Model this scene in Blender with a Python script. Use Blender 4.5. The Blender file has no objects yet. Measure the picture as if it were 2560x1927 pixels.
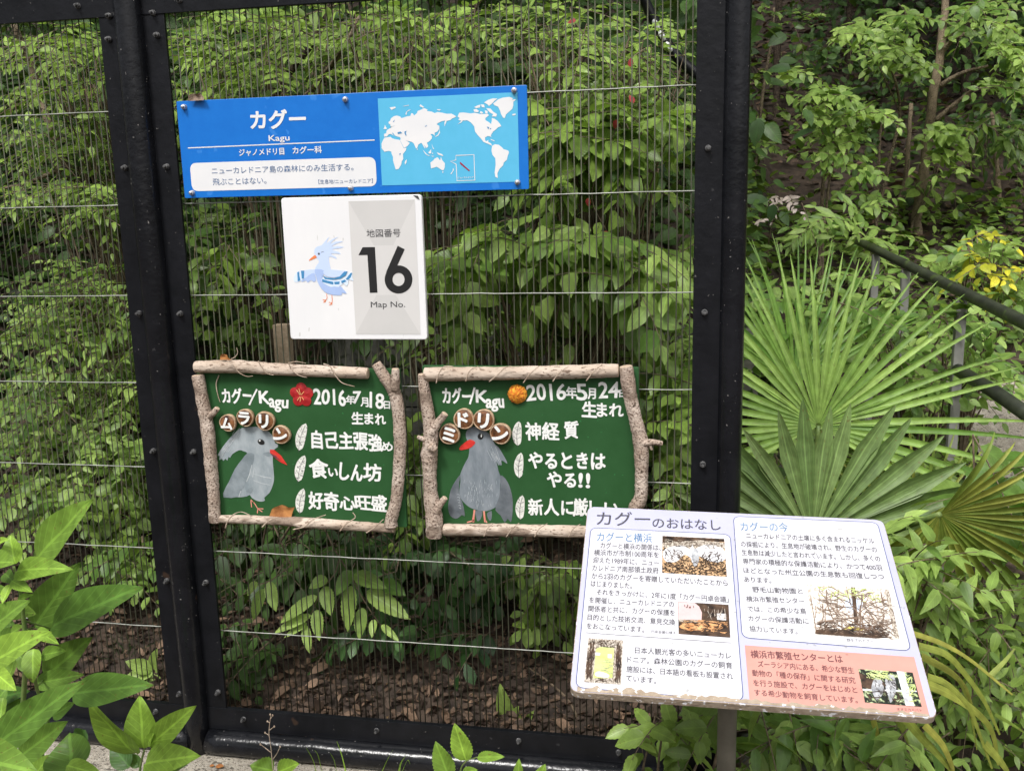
import bpy, bmesh, math, random
import numpy as np
from mathutils import Vector
from mathutils.geometry import tessellate_polygon

SC = bpy.context.scene
COL = SC.collection
R = math.radians

# ------------------------------------------------------------------ camera
CZ = 1.45
FPX = 2360.1                       # focal length in pixels of a 2560 x 1927 picture
YAW, PITCH, ROLL = -0.188087, 0.194409, -0.024470
def _axes():
    cy, sy, cp, sp, cr, sr = math.cos(YAW), math.sin(YAW), math.cos(PITCH), math.sin(PITCH), math.cos(ROLL), math.sin(ROLL)
    fw = np.array([sy*cp, cy*cp, -sp]); rt = np.array([cy, -sy, 0.0]); up = np.cross(rt, fw)
    return cr*rt + sr*up, -sr*rt + cr*up, fw
RT, UP, FW = _axes()
CAM = np.array([0.0, 0.0, CZ])
cam_d = bpy.data.cameras.new('camera'); cam = bpy.data.objects.new('camera', cam_d); COL.objects.link(cam)
cam_d.sensor_width = 36.0; cam_d.sensor_fit = 'HORIZONTAL'; cam_d.lens = FPX/2560*36
cam_d.clip_start = 0.05; cam_d.clip_end = 500
from mathutils import Matrix
cam.matrix_world = Matrix(((RT[0], UP[0], -FW[0], 0), (RT[1], UP[1], -FW[1], 0), (RT[2], UP[2], -FW[2], CZ), (0, 0, 0, 1)))
SC.camera = cam

# ------------------------------------------------------------------ light: a bright overcast day
SUN_EL, SUN_AZ = R(54), R(-24)     # the sun stands behind the viewer, a little to the left
W = bpy.data.worlds.new('World'); SC.world = W; W.use_nodes = True
nt = W.node_tree; nt.nodes.clear()
sky = nt.nodes.new('ShaderNodeTexSky'); sky.sky_type = 'NISHITA'; sky.sun_disc = False
sky.sun_elevation = SUN_EL; sky.sun_rotation = R(180) + SUN_AZ
sky.dust_density = 6.0; sky.air_density = 1.0; sky.ozone_density = 1.0
hs = nt.nodes.new('ShaderNodeHueSaturation'); hs.inputs['Saturation'].default_value = 0.25
bg = nt.nodes.new('ShaderNodeBackground'); bg.inputs['Strength'].default_value = 0.115
wo = nt.nodes.new('ShaderNodeOutputWorld')
nt.links.new(sky.outputs[0], hs.inputs['Color']); nt.links.new(hs.outputs[0], bg.inputs[0]); nt.links.new(bg.outputs[0], wo.inputs[0])
sd = bpy.data.lights.new('sun', 'SUN'); sd.energy = 2.5; sd.angle = R(13); sd.color = (1.0, 0.975, 0.94)
sun = bpy.data.objects.new('sun', sd); COL.objects.link(sun)
_sv = Vector((math.sin(SUN_AZ)*math.cos(SUN_EL), -math.cos(SUN_AZ)*math.cos(SUN_EL), math.sin(SUN_EL)))
sun.rotation_euler = _sv.to_track_quat('Z', 'Y').to_euler(); sun.location = (-3, -4, 8)
SC.view_settings.view_transform = 'Standard'; SC.view_settings.look = 'None'
SC.view_settings.exposure = 0.36; SC.view_settings.gamma = 1
SC.render.engine = 'CYCLES'
cy = SC.cycles
cy.max_bounces = 6; cy.diffuse_bounces = 3; cy.glossy_bounces = 2; cy.transmission_bounces = 3; cy.transparent_max_bounces = 4
cy.caustics_reflective = False; cy.caustics_refractive = False
cy.use_denoising = True

# ------------------------------------------------------------------ picture -> space
def ray(p):
    return FW + (p[0]-1280)/FPX*RT - (p[1]-963.5)/FPX*UP
def at(p, y):
    d = ray(p); return CAM + d*(y/d[1])
def pxm(y):                        # metres per picture pixel at depth y
    return y/FPX*1.02
class Z:                           # a crop of the photograph: origin and scale
    def __init__(s, ox, oy, k): s.ox, s.oy, s.k = ox, oy, k
    def __call__(s, *pts):
        q = [(s.ox+x/s.k, s.oy+y/s.k) for x, y in pts]
        return q if len(q) > 1 else q[0]
class Frame:                       # a plane with its own 2D axes; n points to the viewer
    def __init__(s, o, ax, ay):
        s.o = np.array(o, float); s.ax = np.array(ax, float); s.ay = np.array(ay, float); s.n = np.cross(s.ax, s.ay)
    def uv(s, p):
        d = ray(p); t = ((s.o-CAM)@s.n)/(d@s.n); q = CAM+d*t-s.o
        return np.array([q@s.ax, q@s.ay])
    def w(s, uv, off=0.0):
        uv = np.atleast_2d(np.asarray(uv, float))
        return s.o+uv[:, :1]*s.ax+uv[:, 1:2]*s.ay+off*s.n

# ------------------------------------------------------------------ objects
ORG = {}
def tag(o, label=None, cat=None, group=None, kind=None):
    if label: o['label'] = label
    if cat: o['category'] = cat
    if group: o['group'] = group
    if kind: o['kind'] = kind
    return o
def thing(name, loc, label, cat, group=None):
    o = bpy.data.objects.new(name, None); COL.objects.link(o); o.location = [float(c) for c in loc]
    o.empty_display_size = 0.05; ORG[o] = np.array(loc, float)
    return tag(o, label, cat, group)
def mesh_obj(name, V, F, mat, parent=None, smooth=False, uv=None, tone=None):
    """V (n,3); F a list of (m,k) index arrays or index lists. Vertices come in world space."""
    V = np.asarray(V, float)
    org = ORG[parent] if parent is not None else np.zeros(3)
    me = bpy.data.meshes.new(name)
    arrs = [np.asarray(f, np.int64).reshape(len(f), -1) for f in F if len(f)]
    nl = sum(a.size for a in arrs); npoly = sum(len(a) for a in arrs)
    me.vertices.add(len(V)); me.vertices.foreach_set('co', (V-org).ravel())
    me.loops.add(nl); me.polygons.add(npoly)
    li = np.concatenate([a.ravel() for a in arrs])
    tot = np.concatenate([np.full(len(a), a.shape[1]) for a in arrs])
    me.loops.foreach_set('vertex_index', li)
    me.polygons.foreach_set('loop_start', np.concatenate([[0], np.cumsum(tot)[:-1]]))
    me.polygons.foreach_set('loop_total', tot)
    if uv is not None:
        l = me.uv_layers.new(name='UVMap'); l.data.foreach_set('uv', np.asarray(uv, float)[li].ravel())
    if tone is not None:
        a = me.attributes.new('tone', 'FLOAT', 'POINT'); a.data.foreach_set('value', np.asarray(tone, float))
    me.update(calc_edges=True); me.validate()
    me.polygons.foreach_set('use_smooth', np.full(len(me.polygons), bool(smooth)))
    me.materials.append(mat)
    o = bpy.data.objects.new(name, me); COL.objects.link(o)
    if parent is not None:
        o.parent = parent; ORG[o] = org
    return o
class MB:
    def __init__(s): s.V = []; s.F = {}; s.n = 0
    def add(s, V, *Fs):
        V = np.asarray(V, float)
        for F in Fs:
            for f in F:
                s.F.setdefault(len(f), []).append([i+s.n for i in f])
        s.V.append(V); s.n += len(V)
    def build(s, name, mat, parent=None, smooth=False):
        return mesh_obj(name, np.concatenate(s.V), list(s.F.values()), mat, parent, smooth)

def unit(v):
    v = np.asarray(v, float); return v/(np.linalg.norm(v, axis=-1, keepdims=True)+1e-12)
def smooth_path(P, n):             # Catmull-Rom through the points
    P = np.asarray(P, float)
    if len(P) == 2: return P[0]+(P[1]-P[0])*np.linspace(0, 1, n)[:, None]
    Q = np.vstack([2*P[0]-P[1], P, 2*P[-1]-P[-2]]); out = []
    for t in np.linspace(0, len(P)-1-1e-9, n):
        i = int(t); u = t-i; a, b, c, d = Q[i:i+4]
        out.append(0.5*((2*b)+(c-a)*u+(2*a-5*b+4*c-d)*u*u+(3*b-a-3*c+d)*u**3))
    return np.array(out)
def tube(P, rad, sides=8, cap=True, wob=None):
    P = np.asarray(P, float); n = len(P); rad = np.broadcast_to(np.asarray(rad, float), (n,))
    T = unit(np.gradient(P, axis=0)); u = np.cross(T[0], [0.31, 0.22, 0.93]); u = unit(u)
    V = []
    for i in range(n):
        u = unit(u-T[i]*(u@T[i])); v = np.cross(T[i], u)
        a = np.arange(sides)*2*math.pi/sides
        rr = rad[i]*(1 if wob is None else wob[i])
        V.append(P[i]+(np.cos(a)[:, None]*u+np.sin(a)[:, None]*v)*(rr[:, None] if np.ndim(rr) else rr))
    V = np.concatenate(V); F = []
    for i in range(n-1):
        for k in range(sides):
            k2 = (k+1) % sides
            F.append((i*sides+k, i*sides+k2, (i+1)*sides+k2, (i+1)*sides+k))
    C = []
    if cap: C = [tuple(range(sides-1, -1, -1)), tuple((n-1)*sides+k for k in range(sides))]
    return V, F, C
def lathe(prof, c, n, seg=16):
    """profile of (radius, height) turned about the axis n through c"""
    n = unit(n); a = unit(np.cross(n, [0.3, 0.1, 0.95])); b = np.cross(n, a); V = []; F = []
    t = np.arange(seg)*2*math.pi/seg
    for r, h in prof: V.append(np.asarray(c)+n*h+(np.cos(t)[:, None]*a+np.sin(t)[:, None]*b)*r)
    m = len(prof)
    for i in range(m-1):
        for k in range(seg):
            k2 = (k+1) % seg; F.append((i*seg+k, i*seg+k2, (i+1)*seg+k2, (i+1)*seg+k))
    return np.concatenate(V), F, [tuple(range(seg-1, -1, -1)), tuple((m-1)*seg+k for k in range(seg))]
def box(x0, x1, y0, y1, z0, z1, e=0.0):
    bm = bmesh.new(); bmesh.ops.create_cube(bm, size=1)
    for v in bm.verts: v.co = Vector(((x0+x1)/2+v.co.x*(x1-x0), (y0+y1)/2+v.co.y*(y1-y0), (z0+z1)/2+v.co.z*(z1-z0)))
    if e: bmesh.ops.bevel(bm, geom=bm.edges[:], offset=e, segments=2, affect='EDGES', profile=0.6)
    bm.verts.index_update()
    V = np.array([v.co[:] for v in bm.verts]); F = [tuple(v.index for v in f.verts) for f in bm.faces]; bm.free()
    return V, F
def rquad(c, r, k=6):              # four corners in order -> closed outline with rounded corners
    c = np.asarray(c, float); out = []
    for i in range(len(c)):
        p, q, s = c[i-1], c[i], c[(i+1) % len(c)]
        a = q+unit(p-q)*r; b = q+unit(s-q)*r
        for t in np.linspace(0, 1, k): out.append((1-t)**2*a+2*t*(1-t)*q+t*t*b)
    return np.array(out)
def slab(fr, outline, t, e=0.001, front=0.0):
    """a plate: outline in frame coords, thickness t behind the front face, a small rounded edge"""
    o = np.asarray(outline, float); n = len(o)
    if sum(o[i-1][0]*o[i][1]-o[i][0]*o[i-1][1] for i in range(n)) < 0: o = o[::-1]
    d1 = unit(np.roll(o, -1, 0)-o); d0 = unit(o-np.roll(o, 1, 0)); tn = unit(d0+d1); nrm = np.stack([-tn[:, 1], tn[:, 0]], 1)
    rings = [fr.w(o+nrm*e, front), fr.w(o+nrm*e*0.3, front-e*0.3), fr.w(o, front-e), fr.w(o, front-t)]
    F = []
    for i in range(3):
        for k in range(n):
            k2 = (k+1) % n; F.append((i*n+k, (i+1)*n+k, (i+1)*n+k2, i*n+k2))
    return np.concatenate(rings), F, [tuple(range(n)), tuple(3*n+k for k in range(n-1, -1, -1))]
def poly2(pts):
    t = tessellate_polygon([[Vector((p[0], p[1], 0)) for p in pts]])
    P = np.asarray(pts, float); F = []
    for a, b, c in t:
        if (P[b][0]-P[a][0])*(P[c][1]-P[a][1])-(P[b][1]-P[a][1])*(P[c][0]-P[a][0]) < 0: b, c = c, b
        F.append((a, b, c))
    return F
def ell(cx, cy, rx, ry, rot=0, n=20):
    a = np.arange(n)*2*math.pi/n; c, s = math.cos(R(rot)), math.sin(R(rot))
    return [(cx+rx*math.cos(t)*c-ry*math.sin(t)*s, cy+rx*math.cos(t)*s+ry*math.sin(t)*c) for t in a]
def smooth_poly(pts, k=3):
    P = np.asarray(pts, float); n = len(P); out = []
    for i in range(n):
        a, b, c, d = P[i-1], P[i], P[(i+1) % n], P[(i+2) % n]
        for t in np.arange(k)/k: out.append(0.5*((2*b)+(c-a)*t+(2*a-5*b+4*c-d)*t*t+(3*b-a-3*c+d)*t**3))
    return [tuple(p) for p in out]
class Paint:                       # flat paint or print on a frame, one mesh per colour
    def __init__(s, fr): s.fr = fr; s.mb = MB()
    def poly(s, px, off):
        uv = np.array([s.fr.uv(p) for p in px]); s.mb.add(s.fr.w(uv, off), poly2(uv)); return s
    def uvpoly(s, uv, off):
        s.mb.add(s.fr.w(uv, off), poly2(uv)); return s
    def line(s, px, w, off, closed=False, uv=None):
        P = np.array([s.fr.uv(p) for p in px]) if uv is None else np.asarray(uv, float)
        if closed: d = unit(np.roll(P, -1, 0)-np.roll(P, 1, 0))
        else: d = unit(np.gradient(P, axis=0))
        nn = np.stack([-d[:, 1], d[:, 0]], 1); m = len(P)
        ww = np.broadcast_to(np.asarray(w, float), (m,))[:, None]/2
        F = []
        for i in range(m if closed else m-1):
            j = (i+1) % m; F.append((i, j, m+j, m+i))
        s.mb.add(s.fr.w(np.vstack([P-nn*ww, P+nn*ww]), off), F); return s
    def text(s, txt, c0, c1, em, off, bold=0.0, wob=0.0, seed=0):
        V, T = glyph(txt)
        a = s.fr.uv(c0); b = s.fr.uv(c1); h = np.linalg.norm(s.fr.uv((c0[0], c0[1]-em/2))-s.fr.uv((c0[0], c0[1]+em/2)))
        V = V.copy()
        if wob:
            x, y = V[:, 0].copy(), V[:, 1].copy()
            V[:, 0] += wob*np.sin(3.3*x+2.9*y+seed); V[:, 1] += wob*np.sin(4.1*x-2.1*y+1.3*seed)
        L = np.linalg.norm(b-a); d = (b-a)/L; nn = np.array([-d[1], d[0]])
        x0, x1 = V[:, 0].min(), V[:, 0].max()
        uv = a+((V[:, :1]-x0)/(x1-x0)*L)*d+((V[:, 1:2]-0.37)*h)*nn
        s.mb.add(s.fr.w(uv, off), T)
        nb = 0 if bold <= 0 else (6 if bold < .03 else 10)       # a thicker stroke: the same letter laid down again slightly beside itself
        for k in range(nb):
            t = 2*math.pi*k/nb; s.mb.add(s.fr.w(uv+np.array([math.cos(t), math.sin(t)])*bold*h*.62, off+2e-5*(k+1)), T)
        return s
    def build(s, name, mat, parent): return s.mb.build(name, mat, parent)
_gl = {}
_fc = bpy.data.curves.new('glyph_source', 'FONT'); _fo = bpy.data.objects.new('glyph_source', _fc); COL.objects.link(_fo)
_fc.resolution_u = 3
def glyph(txt):
    k = txt
    if k not in _gl:
        _fc.body = txt
        dg = bpy.context.evaluated_depsgraph_get(); dg.update()
        me = bpy.data.meshes.new_from_object(_fo.evaluated_get(dg)); me.calc_loop_triangles()
        V = np.array([v.co[:2] for v in me.vertices]); T = [tuple(t.vertices) for t in me.loop_triangles]
        bpy.data.meshes.remove(me); _gl[k] = (V, T)
    return _gl[k]

# ------------------------------------------------------------------ materials
def nodes(name):
    m = bpy.data.materials.new(name); m.use_nodes = True; t = m.node_tree
    return m, t, t.nodes['Principled BSDF'], lambda kind, **kw: _new(t, kind, kw)
def _new(t, kind, kw):
    n = t.nodes.new(kind)
    for k, v in kw.items():
        if hasattr(n, k): setattr(n, k, v)
        else: n.inputs[k].default_value = v
    return n
def c4(c): return (c[0], c[1], c[2], 1)
def pmat(name, c1, c2=None, scale=20, rough=0.5, bump=0.0, bscale=None, metal=0.0, spec=0.5, specks=None, stretch=None, lo=0.35, hi=0.65):
    """a paint-like surface: two tones mixed by noise, fine bump, optional dark or light specks"""
    m, t, b, N = nodes(name); L = t.links
    tc = N('ShaderNodeTexCoord'); src = tc.outputs['Object']
    if stretch:
        mp = N('ShaderNodeMapping', Scale=stretch); L.new(src, mp.inputs[0]); src = mp.outputs[0]
    no = N('ShaderNodeTexNoise', Scale=scale, Detail=5.0, Roughness=0.6); L.new(src, no.inputs['Vector'])
    rp = N('ShaderNodeValToRGB'); L.new(no.outputs[0], rp.inputs[0])
    rp.color_ramp.elements[0].position = lo; rp.color_ramp.elements[1].position = hi
    rp.color_ramp.elements[0].color = c4(c1); rp.color_ramp.elements[1].color = c4(c2 or c1)
    out = rp.outputs[0]
    for sp in (specks or []):
        col, sc, thr = sp
        n2 = N('ShaderNodeTexNoise', Scale=sc, Detail=2.0); L.new(src, n2.inputs['Vector'])
        r2 = N('ShaderNodeValToRGB'); L.new(n2.outputs[0], r2.inputs[0])
        r2.color_ramp.elements[0].position = thr; r2.color_ramp.elements[1].position = thr+0.03
        mx = N('ShaderNodeMixRGB'); L.new(r2.outputs[0], mx.inputs[0]); L.new(out, mx.inputs[1]); mx.inputs[2].default_value = c4(col)
        out = mx.outputs[0]
    L.new(out, b.inputs['Base Color'])
    b.inputs['Roughness'].default_value = rough; b.inputs['Metallic'].default_value = metal; b.inputs['Specular IOR Level'].default_value = spec
    if bump:
        nb = N('ShaderNodeTexNoise', Scale=bscale or scale*3, Detail=4.0); L.new(src, nb.inputs['Vector'])
        bp = N('ShaderNodeBump', Strength=bump, Distance=0.004); L.new(nb.outputs[0], bp.inputs['Height']); L.new(bp.outputs[0], b.inputs['Normal'])
    return m
def leafmat(name, dark, light, vein=1.25, rough=0.42, trans=0.3, warm=(0.22, 0.34, 0.03), veins=9.0, spec=0.4):
    m, t, b, N = nodes(name); L = t.links
    at_ = N('ShaderNodeAttribute', attribute_name='tone'); gi = N('ShaderNodeNewGeometry')
    ma = N('ShaderNodeMath', operation='MULTIPLY_ADD'); L.new(gi.outputs['Random Per Island'], ma.inputs[0]); ma.inputs[1].default_value = 0.45
    L.new(at_.outputs['Fac'], ma.inputs[2])
    rp = N('ShaderNodeValToRGB'); L.new(ma.outputs[0], rp.inputs[0])
    rp.color_ramp.elements[0].position = 0.1; rp.color_ramp.elements[1].position = 1.1 if False else 1.0
    rp.color_ramp.elements[0].color = c4(dark); rp.color_ramp.elements[1].color = c4(light)
    uv = N('ShaderNodeUVMap'); sx = N('ShaderNodeSeparateXYZ'); L.new(uv.outputs[0], sx.inputs[0])
    au = N('ShaderNodeMath', operation='ABSOLUTE'); L.new(sx.outputs[0], au.inputs[0])       # |u| from the midrib
    mr = N('ShaderNodeMath', operation='LESS_THAN'); L.new(au.outputs[0], mr.inputs[0]); mr.inputs[1].default_value = 0.07
    k = N('ShaderNodeMath', operation='MULTIPLY_ADD'); L.new(sx.outputs[1], k.inputs[0]); k.inputs[1].default_value = veins
    k2 = N('ShaderNodeMath', operation='MULTIPLY'); L.new(au.outputs[0], k2.inputs[0]); k2.inputs[1].default_value = -2.6; L.new(k2.outputs[0], k.inputs[2])
    fr = N('ShaderNodeMath', operation='FRACT'); L.new(k.outputs[0], fr.inputs[0])
    pp = N('ShaderNodeMath', operation='PINGPONG'); L.new(fr.outputs[0], pp.inputs[0]); pp.inputs[1].default_value = 0.5
    lv = N('ShaderNodeMapRange'); L.new(pp.outputs[0], lv.inputs[0]); lv.inputs[1].default_value = 0.0; lv.inputs[2].default_value = 0.13
    lv.inputs[3].default_value = 0.55; lv.inputs[4].default_value = 0.0
    mxv = N('ShaderNodeMath', operation='MAXIMUM'); L.new(mr.outputs[0], mxv.inputs[0]); L.new(lv.outputs[0], mxv.inputs[1])
    tc = N('ShaderNodeTexCoord'); no = N('ShaderNodeTexNoise', Scale=45.0, Detail=3.0); L.new(tc.outputs['Object'], no.inputs['Vector'])
    mm = N('ShaderNodeMapRange'); L.new(no.outputs[0], mm.inputs[0]); mm.inputs[1].default_value = 0.3; mm.inputs[2].default_value = 0.7; mm.inputs[3].default_value = 0.72; mm.inputs[4].default_value = 1.2
    vm = N('ShaderNodeMath', operation='MULTIPLY_ADD'); L.new(mxv.outputs[0], vm.inputs[0]); vm.inputs[1].default_value = vein-1; L.new(mm.outputs[0], vm.inputs[2])
    sc = N('ShaderNodeVectorMath', operation='SCALE'); L.new(rp.outputs[0], sc.inputs[0]); L.new(vm.outputs[0], sc.inputs['Scale'])
    L.new(sc.outputs[0], b.inputs['Base Color'])
    sn = N('ShaderNodeTexNoise', Scale=150.0, Detail=2.0); L.new(tc.outputs['Object'], sn.inputs['Vector'])      # brown flecks and a few browned tips
    tp = N('ShaderNodeMath', operation='MULTIPLY_ADD'); L.new(sx.outputs[1], tp.inputs[0]); tp.inputs[1].default_value = 0.10; L.new(sn.outputs[0], tp.inputs[2])
    sr = N('ShaderNodeMapRange'); L.new(tp.outputs[0], sr.inputs[0]); sr.inputs[1].default_value = 0.735; sr.inputs[2].default_value = 0.775; sr.inputs[4].default_value = 0.85
    sm = N('ShaderNodeMixRGB'); L.new(sr.outputs[0], sm.inputs[0]); L.new(sc.outputs[0], sm.inputs[1]); sm.inputs[2].default_value = (0.16, 0.10, 0.035, 1)
    L.new(sm.outputs[0], b.inputs['Base Color'])
    b.inputs['Roughness'].default_value = rough; b.inputs['Specular IOR Level'].default_value = spec
    bp = N('ShaderNodeBump', Strength=0.35, Distance=0.002); bp.invert = True; L.new(mxv.outputs[0], bp.inputs['Height']); L.new(bp.outputs[0], b.inputs['Normal'])
    tr = N('ShaderNodeBsdfTranslucent'); ad = N('ShaderNodeMixRGB'); ad.blend_type = 'MIX'; ad.inputs[0].default_value = 0.45
    L.new(sc.outputs[0], ad.inputs[1]); ad.inputs[2].default_value = c4(warm); L.new(ad.outputs[0], tr.inputs[0])
    ms = N('ShaderNodeMixShader'); ms.inputs[0].default_value = trans
    L.new(b.outputs[0], ms.inputs[1]); L.new(tr.outputs[0], ms.inputs[2]); L.new(ms.outputs[0], t.nodes['Material Output'].inputs[0])
    return m
def barkmat(name, c1, c2, crack, vs=160, cs=60, thr=0.09, spec=0.2):
    m, t, b, N = nodes(name); L = t.links
    tc = N('ShaderNodeTexCoord'); no = N('ShaderNodeTexNoise', Scale=30.0, Detail=6.0, Roughness=0.65); L.new(tc.outputs['Object'], no.inputs['Vector'])
    rp = N('ShaderNodeValToRGB'); L.new(no.outputs[0], rp.inputs[0]); rp.color_ramp.elements[0].position = 0.3; rp.color_ramp.elements[1].position = 0.7
    rp.color_ramp.elements[0].color = c4(c1); rp.color_ramp.elements[1].color = c4(c2)
    wn = N('ShaderNodeTexNoise', Scale=70.0, Detail=3.0); L.new(tc.outputs['Object'], wn.inputs['Vector'])
    ad = N('ShaderNodeVectorMath', operation='MULTIPLY_ADD'); L.new(wn.outputs['Color'], ad.inputs[0]); ad.inputs[1].default_value = (0.02, 0.02, 0.02); L.new(tc.outputs['Object'], ad.inputs[2])
    vo = N('ShaderNodeTexVoronoi', feature='DISTANCE_TO_EDGE', Scale=float(vs)); L.new(ad.outputs[0], vo.inputs['Vector'])
    br = N('ShaderNodeTexNoise', Scale=float(cs), Detail=2.0); L.new(tc.outputs['Object'], br.inputs['Vector'])
    mt = N('ShaderNodeMath', operation='MULTIPLY'); L.new(br.outputs[0], mt.inputs[0]); mt.inputs[1].default_value = thr*2
    lt = N('ShaderNodeMath', operation='SUBTRACT'); L.new(mt.outputs[0], lt.inputs[0]); L.new(vo.outputs[0], lt.inputs[1])
    mr = N('ShaderNodeMapRange'); L.new(lt.outputs[0], mr.inputs[0]); mr.inputs[1].default_value = -0.02; mr.inputs[2].default_value = 0.06
    mx = N('ShaderNodeMixRGB'); L.new(mr.outputs[0], mx.inputs[0]); L.new(rp.outputs[0], mx.inputs[1]); mx.inputs[2].default_value = c4(crack)
    L.new(mx.outputs[0], b.inputs['Base Color']); b.inputs['Roughness'].default_value = 0.85; b.inputs['Specular IOR Level'].default_value = spec
    s2 = N('ShaderNodeMath', operation='SUBTRACT'); L.new(no.outputs[0], s2.inputs[0]); L.new(mr.outputs[0], s2.inputs[1])
    bp = N('ShaderNodeBump', Strength=0.6, Distance=0.003); L.new(s2.outputs[0], bp.inputs['Height']); L.new(bp.outputs[0], b.inputs['Normal'])
    return m

M = {}
M['black'] = pmat('black_paint', (0.005, 0.0055, 0.007), (0.009, 0.0095, 0.012), 14, 0.36, 0.25, 60, spec=0.22, specks=[((0.12, 0.115, 0.11), 120, 0.735), ((0.035, 0.022, 0.016), 16, 0.74), ((0.03, 0.03, 0.032), 38, 0.75)])
M['blackpipe'] = pmat('black_gloss_paint', (0.005, 0.0055, 0.007), (0.010, 0.0105, 0.013), 12, 0.2, 0.25, 70, spec=0.33, specks=[((0.2, 0.19, 0.18), 130, 0.725), ((0.035, 0.022, 0.016), 18, 0.74), ((0.03, 0.03, 0.032), 45, 0.74)])
M['bolt_black'] = pmat('painted_bolt', (0.012, 0.012, 0.013), (0.12, 0.12, 0.12), 120, 0.35, 0.3)
M['wire'] = pmat('galvanised_wire', (0.025, 0.025, 0.017), (0.11, 0.115, 0.078), 3.5, 0.5, metal=0.0, spec=0.22, specks=[((0.06, 0.03, 0.018), 9, 0.68)])
M['crosswire'] = pmat('bright_cross_wire', (0.22, 0.23, 0.20), (0.40, 0.41, 0.37), 25, 0.42, metal=0.3)
M['zinc'] = pmat('zinc_bolt', (0.40, 0.40, 0.42), (0.62, 0.62, 0.64), 150, 0.35, 0.2, metal=0.7)
M['concrete'] = pmat('old_concrete', (0.27, 0.24, 0.195), (0.44, 0.40, 0.33), 30, 0.9, 1.0, 160, specks=[((0.13, 0.115, 0.09), 60, 0.60), ((0.10, 0.085, 0.065), 240, 0.59), ((0.62, 0.60, 0.55), 300, 0.66)])
M['stone'] = pmat('grey_stone', (0.10, 0.10, 0.09), (0.24, 0.23, 0.21), 14, 0.9, 0.9, 40, specks=[((0.06, 0.07, 0.04), 25, 0.6)])
M['soil'] = pmat('leaf_mould_soil', (0.022, 0.015, 0.011), (0.07, 0.048, 0.034), 18, 0.95, 0.9, 60)
M['blue'] = pmat('blue_print', (0.008, 0.145, 0.54), (0.010, 0.16, 0.57), 30, 0.34, 0.05, spec=0.3, specks=[((0.03, 0.20, 0.62), 26, 0.66)])
M['sea'] = pmat('light_blue_print', (0.095, 0.44, 0.68), (0.105, 0.46, 0.71), 30, 0.4, spec=.25)
M['white'] = pmat('white_print', (0.70, 0.71, 0.73), (0.75, 0.75, 0.76), 12, 0.4)
M['signwhite'] = pmat('white_panel', (0.735, 0.74, 0.755), (0.78, 0.78, 0.79), 9, 0.35, specks=[((0.58, 0.58, 0.57), 70, 0.70)], stretch=(1, 1, .35))
M['bluetext'] = pmat('slate_blue_ink', (0.08, 0.15, 0.30), None, 20, 0.5)
M['greyprint'] = pmat('pale_grey_print', (0.54, 0.535, 0.525), (0.57, 0.56, 0.55), 10, 0.4)
M['greyprint2'] = pmat('lighter_grey_print', (0.60, 0.59, 0.58), (0.62, 0.61, 0.60), 10, 0.4)
M['blackprint'] = pmat('black_print', (0.012, 0.012, 0.013), None, 20, 0.45)
M['darkprint'] = pmat('dark_grey_print', (0.05, 0.05, 0.055), None, 20, 0.5)
M['red'] = pmat('crimson_print', (0.30, 0.025, 0.06), None, 20, 0.5)
M['green'] = pmat('green_board_paint', (0.020, 0.074, 0.0225), (0.027, 0.092, 0.031), 9, 0.5, 0.12, 50, spec=0.2, specks=[((0.03, 0.15, 0.05), 110, 0.70)])
M['chalk'] = pmat('white_brush_paint', (0.70, 0.72, 0.70), (0.84, 0.84, 0.82), 60, 0.55, 0.2)
M['wood'] = pmat('pale_bark', (0.33, 0.25, 0.195), (0.54, 0.45, 0.38), 24, 0.85, 0.9, 190, spec=.2, specks=[((0.24, 0.185, 0.145), 11, 0.60), ((0.17, 0.12, 0.095), 260, 0.56), ((0.11, 0.08, 0.06), 90, 0.66)])
M['smoothwood'] = pmat('smooth_bark', (0.34, 0.255, 0.19), (0.56, 0.47, 0.39), 16, 0.8, 0.7, 120, spec=.2, stretch=(0.35, 1, 1), specks=[((0.26, 0.20, 0.155), 20, 0.62), ((0.22, 0.16, 0.12), 170, 0.62), ((0.14, 0.10, 0.08), 320, 0.64)])
M['endgrain'] = pmat('cut_wood', (0.42, 0.31, 0.22), (0.56, 0.44, 0.33), 120, 0.8, 0.3)
M['twine'] = pmat('vine_twine', (0.30, 0.22, 0.16), (0.52, 0.42, 0.33), 60, 0.8, 0.4)
M['shell'] = pmat('nut_rim', (0.30, 0.19, 0.11), (0.52, 0.38, 0.25), 70, 0.6, 0.4)
M['nut'] = pmat('glossy_nut', (0.035, 0.014, 0.008), (0.30, 0.13, 0.055), 45, 0.16, 0.1, spec=0.7)
M['bird1'] = pmat('grey_bird_paint', (0.21, 0.255, 0.28), (0.36, 0.40, 0.425), 26, 0.5, 0.15, 160, stretch=(1.0, 1, 0.55))
M['bird1b'] = pmat('dark_grey_bird_paint', (0.16, 0.195, 0.215), (0.26, 0.30, 0.325), 30, 0.5, 0.15, 160)
M['bird2'] = pmat('slate_bird_paint', (0.145, 0.175, 0.20), (0.235, 0.265, 0.295), 34, 0.5, 0.15, 160, stretch=(1.4, 1, 0.5))
M['bird2b'] = pmat('dark_slate_bird_paint', (0.085, 0.10, 0.115), (0.16, 0.18, 0.20), 30, 0.5)
M['lightgrey'] = pmat('pale_grey_stroke', (0.42, 0.46, 0.48), (0.55, 0.58, 0.60), 50, 0.5)
M['beak'] = pmat('red_beak_paint', (0.55, 0.022, 0.018), (0.66, 0.06, 0.045), 60, 0.4)
M['legpaint'] = pmat('pink_leg_paint', (0.62, 0.20, 0.15), (0.70, 0.32, 0.25), 60, 0.5)
M['hibiscus'] = pmat('red_flower', (0.30, 0.008, 0.012), (0.46, 0.02, 0.022), 70, 0.5, 0.3)
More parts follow.
